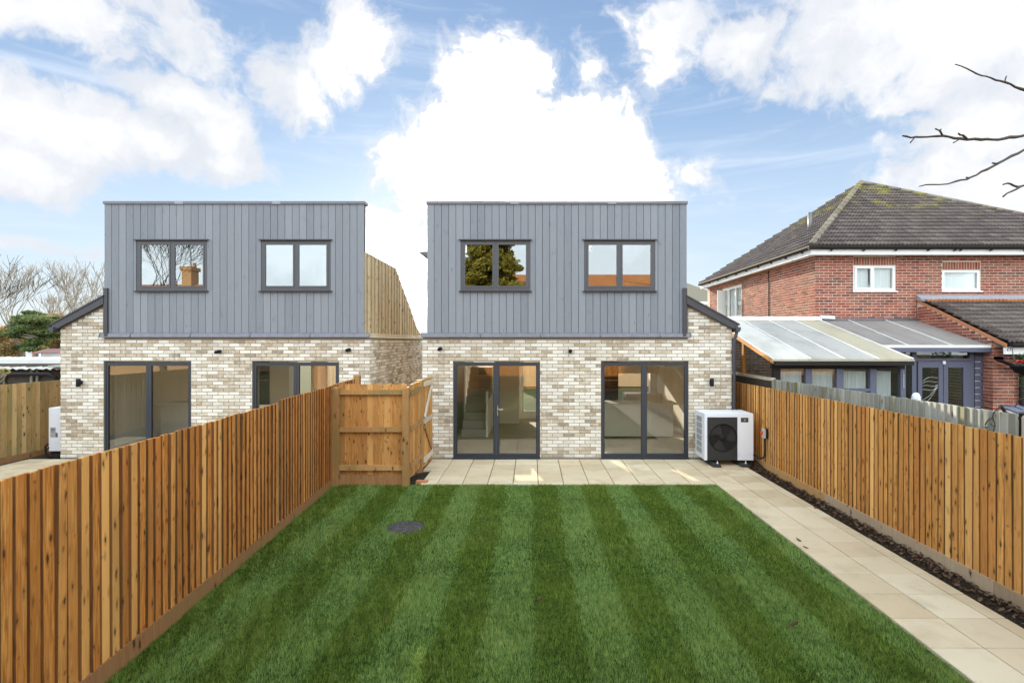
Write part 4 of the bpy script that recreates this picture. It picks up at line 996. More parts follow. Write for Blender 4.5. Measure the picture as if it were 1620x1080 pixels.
for x in (7.9, 8.75, 9.6, 10.45, 11.15, 11.3, 12.1, 13.0): MB().prism([(x, EY0+.001, EZ-.07), (x+.03, EY0+.001, EZ-.07), (x+.03, EY0-.07, EZ-.062), (x, EY0-.07, EZ-.062)], (0, 0, -.03)).build('gutter_bracket', M['gutter'], nh)
for y in range(9): MB().prism([(E0+.001, 14.0+y*.9, EZ-.07), (E0+.001, 14.03+y*.9, EZ-.07), (E0-.07, 14.03+y*.9, EZ-.062), (E0-.07, 14.0+y*.9, EZ-.062)], (0, 0, -.03)).build('gutter_bracket', M['gutter'], nh)
AP = Vector((11.56, 18.05, 8.04))
def lay_tiles(root, E, U, Vd, len_u, len_v, lo, hi, mat, limit, tw=.30, gauge=.265, rolls=3, hgt=.038):
    E, U, Vd = Vector(E), Vector(U).normalized(), Vector(Vd).normalized(); N = U.cross(Vd)
    if N.z < 0: N = -N
    rows = int(len_v/gauge)+1; cols = int(len_u/tw)+1; rv, rf = [], []; cnt = 0; shared = {}
    nx = 8*rolls//2*1
    rotm = Matrix((U, Vd, N)).transposed()
    for r in range(rows):
        b0 = r*gauge
        for c in range(cols):
            ac = (c+.5)*tw + (.0); bm_ = b0+gauge*.5
            l, h = lo(bm_), hi(bm_)
            if ac+tw/2 < l or ac-tw/2 > h: continue
            cut = ac-tw/2 < l+.12 or ac+tw/2 > h-.12 or b0+gauge*1.25 > len_v
            vs = []
            for bb, hh in ((0, .032), (0, .062), (gauge*1.18, .004)):
                for i in range(nx+1):
                    a = -tw/2+tw*i/nx; ph = 2*math.pi*rolls*(i/nx); z = hgt*(max(0, math.cos(ph))**.8)
                    vs.append((a, bb, hh+z))
            m1 = nx+1
            fs = [(i, i+1, m1+i+1, m1+i) for i in range(nx)]+[(m1+i, m1+i+1, 2*m1+i+1, 2*m1+i) for i in range(nx)]
            jz = random.uniform(-.002, .003)
            if not cut and cnt < limit:
                if 'm' not in shared:
                    me = bpy.data.meshes.new('roof_tile'); me.from_pydata(vs, [], fs); me.materials.append(mat)
                    me.polygons.foreach_set('use_smooth', [False]*nx+[True]*nx); shared['m'] = me
                p = E+U*ac+Vd*b0+N*jz; o = place('roof_tile', shared['m'], root, p); o.rotation_euler = (rotm@Matrix.Rotation(random.uniform(-.006,.006), 3, 'Z')).to_euler(); cnt += 1
            else:
                b_ = len(rv)
                for (a, bb, z) in vs:
                    B_ = min(b0+bb, len_v); A_ = min(max(ac+a, lo(B_)), max(hi(B_), lo(B_))); q = E+U*A_+Vd*B_+N*(z+jz); rv.append(q[:])
                rf += [tuple(b_+i for i in f) for f in fs]
    if rv:
        me = bpy.data.meshes.new('tile_course'); me.from_pydata(rv, [], rf); me.materials.append(mat); place('tile_course', me, root, kind='stuff')
run, rise = AP.y-EY0, AP.z-EZ; LV_ = math.hypot(run, rise)
lay_tiles(nh, (E0-.03, EY0-.04, EZ+.02), (1,0,0), (0, run, rise), 9.5, LV_, lambda b: (AP.x-E0)*b/LV_, lambda b: 9.5-(E1-AP.x)*b/LV_, M['tile'], 300)
run2 = AP.x-E0; LV2 = math.hypot(run2, rise)
lay_tiles(nh, (E0-.04, EY0-.03, EZ+.02), (0,1,0), (run2, 0, rise), 8.9, LV2, lambda b: (AP.y-EY0)*b/LV2, lambda b: 8.9-(EY1-AP.y)*b/LV2, M['tile'], 0)
mb = MB(); ap = AP-Vector((0,0,.03)); c4 = [(E0,EY0,EZ-.02),(E1,EY0,EZ-.02),(E1,EY1,EZ-.02),(E0,EY1,EZ-.02)]
mb.add(c4+[tuple(ap)], [(0,1,4),(1,2,4),(2,3,4),(3,0,4),(0,3,2,1)]); mb.build('roof', M['tile'], nh)
for corner in ((E0,EY0,EZ), (E1,EY0,EZ), (E0,EY1,EZ)):
    c = Vector(corner)+Vector((0,0,.04)); d = AP+Vector((0,0,.05))-c; L = d.length; n = int(L/.38)
    for i in range(n):
        a = c+d*(i/n); b = c+d*((i+1)/n+.008); k = .012*(1 if i % 2 else 0); q_ = .55 if corner[1] == EY1 else 1; MB().tube([a-Vector((0,0,.05*(q_ < 1))), b-Vector((0,0,.05*(q_ < 1)))], [.106*q_, .099*q_], 8).build('hip_tile', M['hip'], nh)
mb = MB().lathe(AP+Vector((0,0,.02)), [(.16,-.06),(.14,.06),(.0,.11)], 10); mb.build('apex_cap', M['hip'], nh)
fp_ = P(1265, 383, 15.5)
MB().tube([(8.45, 15.6, 5.75), (8.45, 15.6, 6.45)], .06, 10).build('flue_pipe', M['grille'], nh)
MB().tube([(8.4, 15.6, 5.68), (8.44, 15.6, 5.85)], [.13, .07], 10).build('flue_collar', M['lead'], nh)
MB().box(HX-.02, HX+.004, 16.60, 16.615, 2.6, 4.84).build('movement_joint', M['gutter'], nh)

# ---- side extension with its own lean-to tiled roof
ex = thing('brick_extension', 'single-storey red brick extension with dark lean-to tile roof at right edge', 'extension', (10.5, 11.6, 0))
XE = 10.40
gz = lambda y: 2.47+(y-11.30)*(3.66-2.47)/(13.88-11.30)
mb = MB(); mb.prism([(XE+.008, 11.608, -.1), (XE+.008, 11.608, gz(11.6)-.03), (XE+.008, 13.88, 3.60), (XE+.008, 13.88, -.1)], (.25, 0, 0)); mb.box(XE+.26, 14.5, 11.608, 11.88, -.1, 2.50); mb.build('wall', M['redmortar'], ex)
lay_bricks(ex, M['redbrick'], (XE, 11.6, 0), (1,0,0), lambda z: [(0, 3.2)], 1.0, 19, 120, 8)
lay_bricks(ex, M['redbrick'], (XE, 11.6, 0), (0,-1,0), lambda z: [(-2.27, -max(0.0, (z+.06-2.47)*(2.58)/1.19-.30))] if z < 3.5 else [], 1.0, 34, 0, 9)
Lr = math.hypot(2.58, 1.19)
lay_tiles(ex, (XE+.02, 11.28, 2.50), (1,0,0), (0, 2.58, 1.19), 3.6, Lr-.30, lambda b: 0, lambda b: 3.6, M['tile'], 200)
lay_tiles(ex, (XE+.02, 11.28+2.58*(1-.31/Lr), 2.50+1.19*(1-.31/Lr)), (1,0,0), (0, 2.58, 1.19), 3.6, .30, lambda b: 0, lambda b: 3.6, M['orangetile'], 0)
mb = MB(); mb.prism([(XE+.0, 11.32, 2.44), (XE+.0, 13.88, 3.63), (XE+.0, 13.88, 3.69), (XE+.0, 11.32, 2.50)], (3.8, 0, 0)); mb.build('roof', M['gutter'], ex)
mb = MB(); mb.prism([(XE-.03, 13.86, 3.66), (XE-.03, 13.62, 3.60), (XE-.03, 13.60, 3.625), (XE-.03, 13.86, 3.80)], (4.0, 0, 0)); mb.build('lead_flashing', M['newlead'], ex)
mb = MB(); mb.prism([(XE-.012, 11.27, 2.42), (XE-.012, 13.85, 3.60), (XE-.012, 13.85, 3.67), (XE-.012, 11.27, 2.50)], (.03, 0, 0)); mb.build('verge_board', M['loosebrick'], ex)
MB().prism([(XE+.05, 11.28+a, 2.47+b) for a, b in gp], (3.6, 0, 0)).build('gutter', M['gutter'], ex)
MB().box(XE-.02, 14.2, 11.30, 11.325, 2.27, 2.42).build('fascia', M['upvc'], ex)
MB().tube([(10.98, 11.52, 2.3), (10.98, 11.54, .1)], .045, 8).build('downpipe', M['gutter'], ex)
mb = MB(); mb.prism([(10.42, 11.36, 2.14), (10.42, 11.60, 2.14), (10.42, 11.60, 2.18), (10.42, 11.36, 2.18)], (0,0,.03)); mb.obox((10.66, 11.42, 2.03), (.28, 0, -.11), (0, .09, 0), (.006, 0, .014)); mb.build('porch_rail', M['gutter'], ex)
# ---- boarded strip and glazed porch doors
dp = thing('glazed_porch', 'slate-painted double glass doors with transom beside dark shiplap boards', 'porch', (9.4, 11.85, 0))
YD = 11.86; XD = lambda u: (u-840)*YD/F
mb = MB()
def dbx(mb, u0, u1, z0, z1, y0=YD, y1=YD+.08): mb.box(XD(u0), XD(u1), y0, y1, z0, z1)
dbx(mb, 1443, 1450, 0, 2.36); dbx(mb, 1534, 1541, 0, 2.36); dbx(mb, 1450, 1534, 2.10, 2.16); dbx(mb, 1450, 1534, 2.31, 2.36); dbx(mb, 1425, 1433, 0, 2.36); mb.build('door_frame', M['purplegrey'], dp)
mb = MB(); dbx(mb, 1450, 1534, 2.16, 2.31, YD+.03, YD+.036); mb.build('transom_pane', M['oldglass'], dp)
mb = MB(); dbx(mb, 1434, 1442, .1, 2.3, YD+.03, YD+.036); mb.build('side_pane', M['oldglass'], dp)
mb = MB(); dbx(mb, 1434, 1536, 2.0, 2.34, YD+1.2, YD+1.24); mb.build('bamboo_blind', M['larch'], dp)
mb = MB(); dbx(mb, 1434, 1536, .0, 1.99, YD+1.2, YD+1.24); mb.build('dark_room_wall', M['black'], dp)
for u0, u1, g0, g1 in ((1451.5, 1491, 1458, 1484), (1492, 1533, 1499, 1523)):
    mb = MB(); dbx(mb, u0, g0, .05, 2.09, YD-.02, YD+.03); dbx(mb, g1, u1, .05, 2.09, YD-.02, YD+.03); dbx(mb, g0, g1, 1.95, 2.09, YD-.02, YD+.03); dbx(mb, g0, g1, .05, .3, YD-.02, YD+.03)
    dl = mb.build('glazed_door', M['purplegrey'], dp); mb = MB(); dbx(mb, g0, g1, .3, 1.95, YD+.0, YD+.006); mb.build('pane', M['oldglass'], dl)
mb = MB(); u = 1492; dbx(mb, 1489.5, 1493.5, 2.03, 2.10, YD-.05, YD-.021); mb.build('door_catch', M['upvc'], dp)
mb = MB()                                    # pale wavy lines painted on the left pane
for k in range(6):
    z = 1.62-.075*k; mb.tube([(XD(1458.5+i*3.1), YD-.004, z+.05*math.sin(i*.5+k*.6)+(.016*i if k < 4 else .05*i-.16)) for i in range(9)], .003, 4)
mb.build('pane_decoration', M['white'], dp)
for k in range(16):
    mb = MB(); x0_, x1_ = XD(1541)+.01, XE-.012; z = .02+k*.148
    mb.prism([(x0_, YD-.020, z), (x0_, YD-.020, z+.118), (x0_, YD-.004, z+.132), (x0_, YD+.02, z+.132), (x0_, YD+.02, z)], (x1_-x0_, 0, 0)); mb.build('shiplap_board', M['purplegrey'], dp)
    if z < 2.0:
        mb = MB(); mb.box(x0_+.01, x1_-.05, YD-.012, YD+.01, z+.1325, z+.1475); mb.build('pale_gap_strip', M['upvc'], dp)

# ---- conservatory
cv = thing('conservatory', 'lean-to conservatory with white ribbed roof and net curtains behind the right fence', 'conservatory', (6.5, 11, 0))
YB, ZB, YE, ZE = 13.86, 3.10, 10.50, 2.185
xs_ = [4.92, 5.68, 6.37, 7.06, 7.76]
def roof_pt(x, t, y0=YE, z0=ZE): return (x, YB+(y0-YB)*t, ZB+(z0-ZB)*t)
def sheet(root, a, b, mat, y0=YE, z0=ZE, name='roof_sheet', t0=0.01):
    p = [roof_pt(a, t0, y0, z0), roof_pt(b, t0, y0, z0), roof_pt(b, 1, y0, z0), roof_pt(a, 1, y0, z0)]; MB().prism(p, (0, 0, .016)).build(name, mat, root)
def bar(root, x, w_, y0=YE, z0=ZE, mat=None):
    a, b = roof_pt(x, 0, y0, z0), roof_pt(x, 1.012, y0, z0)
    MB().prism([(x-w_, a[1], a[2]+.018), (x+w_, a[1], a[2]+.018), (x+w_, b[1], b[2]+.018), (x-w_, b[1], b[2]+.018)], (0, 0, .022)).build('glazing_bar', mat or M['upvc'], root)
for (a, b), m_ in zip(zip(xs_[:-1], xs_[1:]), (M['poly'], M['polygrey'], M['polygrey'], M['polywarm'])): sheet(cv, a+.01, b-.01, m_)
for x in xs_: bar(cv, x, .013)
MB().box(4.90, 7.80, YB-.05, YB+.03, ZB+.02, ZB+.12).build('roof_capping', M['upvc'], cv)
MB().box(4.90, 7.80, YE-.03, YE+.02, ZE-.035, ZE-.002).build('eaves_trim', M['polywarm'], cv)
YW = 10.66; XW = lambda u: (u-840)*YW/F
MB().prism([(4.96, YE-.07, ZE-.12), (4.96, YE+.0, ZE-.12), (4.96, YE+.0, ZE-.04), (4.96, YE-.07, ZE-.04)], (2.8, 0, 0)).build('gutter', M['gutter'], cv)
mb = MB(); mb.box(4.98, 7.74, YW, YW+.08, 1.98, 2.08); mb.box(4.98, 7.74, YW-.01, YW+.1, -.1, .8); mb.build('front_rail', M['gutter'], cv)
for u0, u1 in ((1224, 1234), (1274, 1284), (1323, 1334), (1376, 1386), (1424, 1432)):
    MB().box(XW(u0), XW(u1), YW-.02, YW+.07, .8, 1.98).build('post', M['gutter'] if u0 < 1230 else M['purplegrey'], cv)
for i, (u0, u1) in enumerate(((1234.5, 1273.5), (1284.5, 1322.5), (1334.5, 1375.5), (1386.5, 1423.5))):
    MB().box(XW(u0), XW(u1), YW+.02, YW+.026, .8, 1.98).build('pane', M['oldglass'], cv)
    # curtain with soft folds
    n = 60; vs = []
    xa_, xb_ = XW(u0)+.03, XW(u1)-(.02 if i < 3 else .12)
    for k in range(n+1):
        x = xa_+(xb_-xa_)*k/n; y = YW+.10+.018*math.sin(k*.9+i)+.010*math.sin(k*2.1+i*2); vs += [(x, y, .82), (x, y+.01, 1.93+.006*math.sin(k))]
    MB().add(vs, [(2*k, 2*k+2, 2*k+3, 2*k+1) for k in range(n)], True).build('net_curtain', M['net'], cv)
mb = MB(); a, b = XW(1336), XW(1375); t = .05
for q in ((a, b, 1.52, 1.58), (a+.02, b-.02, 1.42, 1.50), (a+.02, a+.07, .85, 1.42), (b-.07, b-.02, .85, 1.42)): mb.box(q[0], q[1], YW-.03, YW+.015, q[2], q[3])
mb.build('vent_frame', M['purplegrey'], cv)
# left gable: rafter, post, sill, glass
def gz2(y): return ZE+(ZB-ZE)*(y-YE)/(YB-YE)
mb = MB(); mb.prism([(4.95, YE+.05, gz2(YE+.05)-.10), (4.95, YB, gz2(YB)-.10), (4.95, YB, gz2(YB)-.012), (4.95, YE+.05, gz2(YE+.05)-.012)], (.05, 0, 0)); mb.build('rafter', M['fence'], cv)
MB().box(4.96, 5.02, 12.02, 12.12, 1.80, gz2(12.07)-.10).build('gable_post', M['fence'], cv)
MB().box(4.94, 5.04, YE+.12, YB, 1.74, 1.80).build('gable_sill', M['brace'], cv)
MB().prism([(4.985, YE+.2, 1.8), (4.985, YB, 1.8), (4.985, YB, gz2(YB)-.1), (4.985, YE+.2, gz2(YE+.2)-.1)], (.006, 0, 0)).build('gable_pane', M['oldglass'], cv)
MB().box(4.95, 5.05, YE+.15, YB, -.1, 1.74).build('gable_wall', M['darktimber'], cv)
# second, lower lean-to
YE2, ZE2 = 11.66, 2.44
for (a, b), m_ in zip(((7.78, 8.53), (8.53, 9.53), (9.53, 10.40)), (M['polydirty'],)*3): sheet(cv, a+.01, b-.01, m_, YE2, ZE2)
for x in (8.53, 9.53): bar(cv, x, .010, YE2, ZE2)
MB().box(7.82, XE-.01, YE2-.035, YE2-.005, ZE2-.03, ZE2+.03).build('eaves_trim', M['upvc'], cv)
MB().box(7.85, XE-.01, YE2-.03, YE2+.10, ZE2-.13, ZE2-.032).build('beam', M['purplegrey'], cv)
MB().box(7.80, XE-.03, YB-.03, YB+.03, ZB+.02, ZB+.07).build('wall_flashing', M['lead'], cv)
MB().obox((7.95, YB-.04, ZB+.10), (.20, 0, -.01), (0, .02, 0), (0, 0, .045)).build('silver_tape', M['steel'], cv)
# annex wall carrying the conservatory roof
an = thing('annex_wall', 'low dark brick wall inside the conservatory beside the house', 'wall', (6.3, 13.95, 0))
MB().box(4.9, 7.64, 13.918, 14.2, -.1, 3.12).build('wall', M['redmortar'], an)
lay_bricks(an, M['redbrick'], (4.9, 13.91, 0), (1,0,0), lambda z: [(0, 2.7)], 1.2, 25, 0, 11)
# small things in the neighbour's garden
def ball(mb, c, r, n=8): return mb.lathe(c, [(r*math.sin(math.pi*k/6), -r*math.cos(math.pi*k/6)) for k in range(7)], n)
mb = MB()
for k in range(9): ball(mb, (XW(1430)-.03, YW-.04, 1.86-.032*k), .009, 6)
mb.tube([(XW(1430)-.03, YW-.04, 1.95), (XW(1430)-.03, YW-.04, 1.58)], .002, 4)
tag(mb.build('bead_string', M['white']), 'string of small white beads hanging on the slate post', 'ornament')
pc = P(1449, 640, 9.5); mb = MB(); prof = [(.065,-.35),(.072,-.1),(.074,.05),(.070,.11),(.055,.155),(.03,.18),(0,.185)]; mb.lathe((pc.x, pc.y, pc.z+.04), prof, 14)
for k in range(5): mb.tube([(pc.x-.06, pc.y-.055, pc.z+.11-.05*k), (pc.x, pc.y-.075, pc.z+.14-.05*k), (pc.x+.055, pc.y-.055, pc.z+.15-.05*k)], .006, 5)
wr = tag(mb.build('wrapped_ornament', M['net']), 'white wrapped rounded ornament peeping over the old grey fence', 'ornament')
MB().tube([(pc.x, pc.y, -.1), (pc.x, pc.y, pc.z-.25)], .04, 8).build('stake', M['post'], wr)
# hanging basket at the right edge
hb = thing('hanging_basket', 'hanging basket with red flowers and trailing leaves at the right edge', 'basket', P(1618, 585, 10.6))
q = P(1600, 560, 10.8)
mb = MB(); c = P(1598, 553, 10.8); mb.tube([c+Vector((.055*math.cos(a), 0, .055*math.sin(a))) for a in (3.6,3.0,2.4,1.8,1.2,.6,0,-.5)]+[P(1604, 566, 10.8), P(1608, 575, 10.8), P(1622, 578, 10.8)], .009, 6); mb.tube([P(1598,549,10.8), P(1600, 556, 11.6)], .008, 5); mb.build('bracket', M['lead'], hb)
mb = MB().lathe(P(1622, 582, 10.8), [(.02,-.16),(.16,-.10),(.24,0),(.26,.04)], 16); mb.build('pot', M['blackplastic'], hb)
def leaf_cluster(name, mat, parent, c, rx, ry, rz, n, s0, s1, kind='stuff'):
    mb = MB(); c = Vector(c)
    for i in range(n):
        v = Vector((random.gauss(0,1), random.gauss(0,1), random.gauss(0,1))); v = v.normalized()*random.random()**.4; leaf_geo(mb, c+Vector((v.x*rx, v.y*ry, v.z*rz)), random.uniform(s0, s1), random.uniform(0, 6.3), .4)
    return mb.build(name, mat, parent, kind=kind)
leaf_cluster('foliage', M['leafgreen'], hb, P(1622, 568, 10.8), .25, .2, .14, 120, .02, .045)
leaf_cluster('trailing_leaves', M['leafgreen'], hb, P(1620, 600, 10.8), .1, .1, .3, 60, .02, .04)
leaf_cluster('flowers', M['red'], hb, P(1613, 572, 10.65), .11, .06, .04, 26, .02, .03)
# tilted garden table top
gtb = thing('garden_table', 'tilted garden table with blue top and dark frame beyond the old fence', 'table', P(1605, 650, 8.5))
c = P(1610, 647, 8.2); MB().obox(c, (.20, .04, .0), (0, .16, .03), (0, -.004, .012)).build('tabletop', flat('blue_grey_top', (.12,.13,.20), .4), gtb)
mb = MB(); a = P(1583, 641, 8.2); mb.tube([a, P(1590, 652, 8.2), P(1608, 660, 8.1), P(1630, 664, 8.1)], .022, 6); mb.tube([P(1590,652,8.2), P(1592, 690, 8.2)], .02, 6); mb.tube([P(1600,657,8.1), P(1600, 760, 8.3)], .02, 6); mb.build('table_frame', M['blackplastic'], gtb)
# climber on the old fence
cl = thing('climbing_plant', 'thin climbing plant with few dark leaves on the old grey fence', 'climber', P(1570, 670, 5.6))
mb = MB(); f = lambda u, v: (OX-.035, (OX-.035)*F/(u-840), EYE-(v-540)*(OX-.035)/(u-840))
mb.tube([f(1558,672), f(1563,664), f(1570,660), f(1572,652), f(1580,645), f(1590,641), f(1606,643), f(1618,648)], .005, 5); mb.tube([f(1570,660), f(1574,672), f(1571,682)], .004, 5); mb.tube([f(1606,643),f(1612,632),f(1622,628)], .004, 5); mb.build('stem', M['twig'], cl)
mb = MB()
for u, v in ((1560,676),(1562,679),(1570,664),(1573,668),(1575,658),(1568,671),(1572,674),(1578,650)): leaf_geo(mb, f(u, v), random.uniform(.016,.028), random.uniform(0,6), .5)
mb.build('leaf_cluster', M['leafgreen'], cl, kind='stuff')
# more distant roof seen between the right-hand new house and the neighbour
fh = thing('distant_house', 'small pale hipped roof glimpsed between the grey cladding and the red brick house', 'house', (5, 31, 0))
MB().box(-1.0, 11.7, 30.3, 36, -.1, 4.75).build('wall', M['orangebrick'], fh)
MB().add([(-1.4,29.9,4.85),(12.1,29.9,4.85),(12.1,36.4,4.85),(-1.4,36.4,4.85),(3,33,7.0),(8.0,33,7.0)], [(0,1,5,4),(1,2,5),(2,3,4,5),(3,0,4)]).build('roof', M['hip'], fh)
MB().box(-1.4, 12.1, 29.86, 29.9, 4.68, 4.86).build('fascia', M['upvc'], fh)

# ================================================================== far left: shed, vehicles, trees
sh = thing('garden_shed', 'long low shed with a white corrugated roof beyond the far-left fence', 'shed', (-15, 13.5, 0))
MB().box(-24, -11.6, 13.35, 16.2, -.1, 1.83).build('wall', M['darktimber'], sh)
for k in range(7):
    MB().prism([(-24, 13.34, .8+.17*k), (-24, 13.30, .8+.17*k), (-24, 13.33, .96+.17*k), (-24, 13.34, .96+.17*k)], (12.2, 0, 0)).build('weatherboard', M['darktimber'], sh)
for x in (-13.6, -12.9, -12.75): MB().box(x, x+.06, 13.26, 13.30, .2, 1.85).build('batten', M['fence_old'], sh)
n = 150; vs = []
for k in range(n+1): x = -24+12.8*k/n; h = .025*math.cos(k*2.6); vs += [(x, 13.0, 1.87+h), (x, 16.4, 2.05+h), (x, 16.4, 2.03+h), (x, 13.0, 1.85+h)]
mb = MB().add(vs, [q for k in range(n) for q in ((4*k, 4*k+4, 4*k+5, 4*k+1), (4*k, 4*k+3, 4*k+7, 4*k+4))], True); mb.build('roof', M['corrugated'], sh)
mb = MB(); mb.tube([(-24, 12.98, 1.75), (-12.15, 12.98, 1.73), (-12.0, 12.98, 1.66), (-11.98, 13.1, 1.5)], .045, 8); mb.build('gutter', M['gutter'], sh)
MB().prism([(-12.1, 12.9, 1.90), (-11.2, 12.9, 1.91), (-11.2, 12.9, 1.96), (-12.1, 12.9, 1.95)], (0, 3, 0)).build('flat_roof', M['fence_old'], sh)
MB().box(-11.9, -11.3, 13.2, 13.3, -.1, 1.95).build('side_wall', M['orangebrick'], sh)
aw = thing('striped_awning', 'small red and white awning roof above the white shed roof', 'awning', P(80, 556, 24))
for k in range(5): a, b = P(62+9*k, 553, 24), P(71+9*k, 559, 24); MB().prism([(a.x, 23.6, b.z), (b.x-.01, 23.6, b.z), (b.x-.01, 24.4, a.z), (a.x, 24.4, a.z)], (0,0,.04)).build('awning_panel', M['fadedred'] if k % 2 == 0 else M['coping'], aw)
for u in (62, 107): a = P(u, 560, 24); MB().tube([(a.x, 24, -.1), (a.x, 24, a.z+.1)], .03, 6).build('pole', M['steel'], aw)
vn = thing('white_van', 'roof and windscreen of a white van behind the shed', 'van', P(125, 558, 26))
c = P(122, 556, 26)
poly = [(c.x-.9, 26, c.z+.05), (c.x+.5, 26, c.z+.05), (c.x+1.3, 26, c.z-.5), (c.x+2.0, 26, c.z-.65), (c.x+2.0, 26, .3), (c.x-2.6, 26, .3), (c.x-2.6, 26, c.z+.05)]
MB().prism(poly, (0, 1.9, 0)).build('body', M['white'], vn); MB().prism([(c.x+.35, 25.98, c.z-.05), (c.x+1.05, 25.98, c.z-.5), (c.x-.1, 25.98, c.z-.5), (c.x-.1, 25.98, c.z-.05)], (0, .015, 0)).build('side_window', M['black'], vn)
for dx_ in (-1.7, 1.2): MB().lathe((c.x+dx_, 25.97, .33), [(0,-.02),(.33,-.02),(.33,.2)], 14, 'y').build('wheel', M['rubber'], vn)

def grow(mb, p, d, L, r, depth, spread, up, out, minr=.012, segs=4, tips=None):
    pts = [p]; rad = [r]; q = Vector(p); dd = Vector(d).normalized()
    for i in range(segs):
        dd = (dd+Vector((random.gauss(0,.10), random.gauss(0,.10), random.gauss(0,.07)+up*.10))).normalized(); q = q+dd*L/segs; pts.append(q.copy()); rad.append(max(minr*.7, r*(1-.45*(i+1)/segs)))
    mb.tube(pts, rad, 5 if r > .05 else 3, caps=False)
    if depth == 0:
        if tips is not None: tips.append(q)
        return
    nb = random.choice((2, 3, 3)) if depth > 1 else random.choice((2,3))
    for k in range(nb):
        a = Vector((random.gauss(0,1), random.gauss(0,1), random.gauss(0,.6)+.1)); a = (a-dd*a.dot(dd)).normalized(); s_ = random.uniform(.6, 1.1)*spread
        grow(mb, pts[-1] if k < 2 else pts[-2], dd+a*s_, L*random.uniform(.66, .86), max(minr, rad[-1]*random.uniform(.6, .85)), depth-1, spread, up, out, minr, segs, tips)
def bare_tree(label, base, h, r, depth=6, spread=.5, up=.6, mat='bark', lean=(0,0), trunk=.25, minr=.012, stems=1):
    t = thing('bare_tree', label, 'tree', base, 'bare trees behind the left house'); tr = MB(); cr = MB(); b = Vector(base)
    top = b+Vector((lean[0]*h*trunk, lean[1]*h*trunk, h*trunk)); tr.tube([b-Vector((0,0,.2)), b+(top-b)*.5+Vector((random.uniform(-.1,.1),0,0)), top], [r*1.25, r, r*.85], 8); tr.build('trunk', M[mat], t)
    for k in range(stems+2):
        a = k*2*math.pi/(stems+2)+random.random(); grow(cr, top, Vector((math.cos(a)*.55+lean[0], math.sin(a)*.55+lean[1], 1)), h*.27, r*.6, depth-1, spread, up, 0, minr)
    o = cr.build('crown', M[mat], t); return t
def gp_(u, d): p = P(u, 540, d); return (p.x, p.y, 0)
bare_tree('tall bare tree with forked trunk above the pine at the far left', gp_(36, 28), 6.0, .20, 6, .50, .6, minr=.012)
bare_tree('pale bare tree fanning up against the left edge of the grey cladding', gp_(150, 31), 6.6, .19, 6, .42, 1.0, lean=(-.25,0), minr=.013)
bare_tree('thin bare tree between the two larger bare trees on the left', gp_(98, 36), 6.0, .14, 5, .42, .9, minr=.018)
bare_tree('darker bare tree reaching in at the extreme left edge', gp_(-100, 18), 5.0, .15, 6, .42, .8, 'twig', minr=.009)
bare_tree('slender bare tree low behind the shed near the house corner', gp_(120, 40), 5.8, .14, 5, .5, .7, minr=.02)
def clump_leaves(n, centres, s0, s1, flatz=.35, elong=1.0):
    cs = np.array([c[:3] for c in centres]); rr_ = np.array([c[3] for c in centres]); idx = rng.integers(0, len(cs), n)
    v = rng.normal(0, 1, (n, 3)); v /= np.linalg.norm(v, axis=1)[:, None]; v *= (rng.uniform(.35, 1, n)[:, None]); v[:, 2] *= flatz
    p = cs[idx]+v*rr_[idx][:, None]; s = rng.uniform(s0, s1, n)
    a = rng.normal(0, 1, (n, 3)); a /= np.linalg.norm(a, axis=1)[:, None]; b = rng.normal(0, 1, (n, 3)); b -= a*(a*b).sum(1)[:, None]; b /= np.linalg.norm(b, axis=1)[:, None]
    V = np.stack([p-a*s[:,None]*elong, p+b*s[:,None]*.5, p+a*s[:,None]*elong, p-b*s[:,None]*.5], 1).reshape(-1, 3)
    me = bpy.data.meshes.new('foliage'); me.from_pydata(V.tolist(), [], (np.arange(n*4).reshape(-1, 4)).tolist()); return me
def conifer(name, label, cat, base, tiers, mat, n, s0, s1, trunk_h, trunk_r, flatz=.35, elong=1.6, group=None):
    t = thing(name, label, cat, base, group); b = Vector(base)
    MB().tube([b-Vector((0,0,.2)), b+Vector((0,0,trunk_h*.5)), b+Vector((0,0,trunk_h))], [trunk_r, trunk_r*.8, trunk_r*.25], 8).build('trunk', M['bark'], t)
    limbs = MB()
    for c in tiers: limbs.tube([b+Vector((0,0,max(.3, c[2]-b.z-c[3]*.3))), Vector(c[:3])], [trunk_r*.3, .02], 4, caps=False)
    limbs.build('limbs', M['bark'], t)
    me = clump_leaves(n, tiers, s0, s1, flatz, elong); me.materials.append(mat); place('crown', me, t); return t
base = gp_(58, 26); tiers = []
for i in range(46):
    u = random.uniform(22, 96); v = random.uniform(494, 552); 
    if v < 515 and u < 30: continue
    p = P(u, v, 26+random.uniform(-1.2, 1.2)); tiers.append((p.x, p.y, p.z, random.uniform(.28, .62)))
conifer('pine_tree', 'dark green layered pine between the shed roof and the bare trees', 'tree', (base[0], 26, 0), tiers, M['pine'], 26000, .03, .07, 4.0, .2, .30)
for i, (u, d, v0, lab) in enumerate(((8, 30, 520, 'brown leafless-looking shrub mass left of the pine'), (78, 29, 500, 'tawny shrub behind the right side of the pine'), (115, 30, 505, 'olive shrub tucked behind the sloping wing of the left house'), (-15, 27, 525, 'low bronze shrub at the extreme left edge'), (45, 33, 512, 'rust-brown thicket behind the pine'))):
    tiers = []
    for k in range(18): p = P(u+random.uniform(-26, 26), random.uniform(v0, 560), d+random.uniform(-1,1)); tiers.append((p.x, p.y, p.z, random.uniform(.3, .7)))
    b = P(u, 560, d); conifer('shrub', lab, 'shrub', (b.x, b.y, 0), tiers, M['shrub'], 7000, .03, .08, 2.6, .08, .8, 1.1)
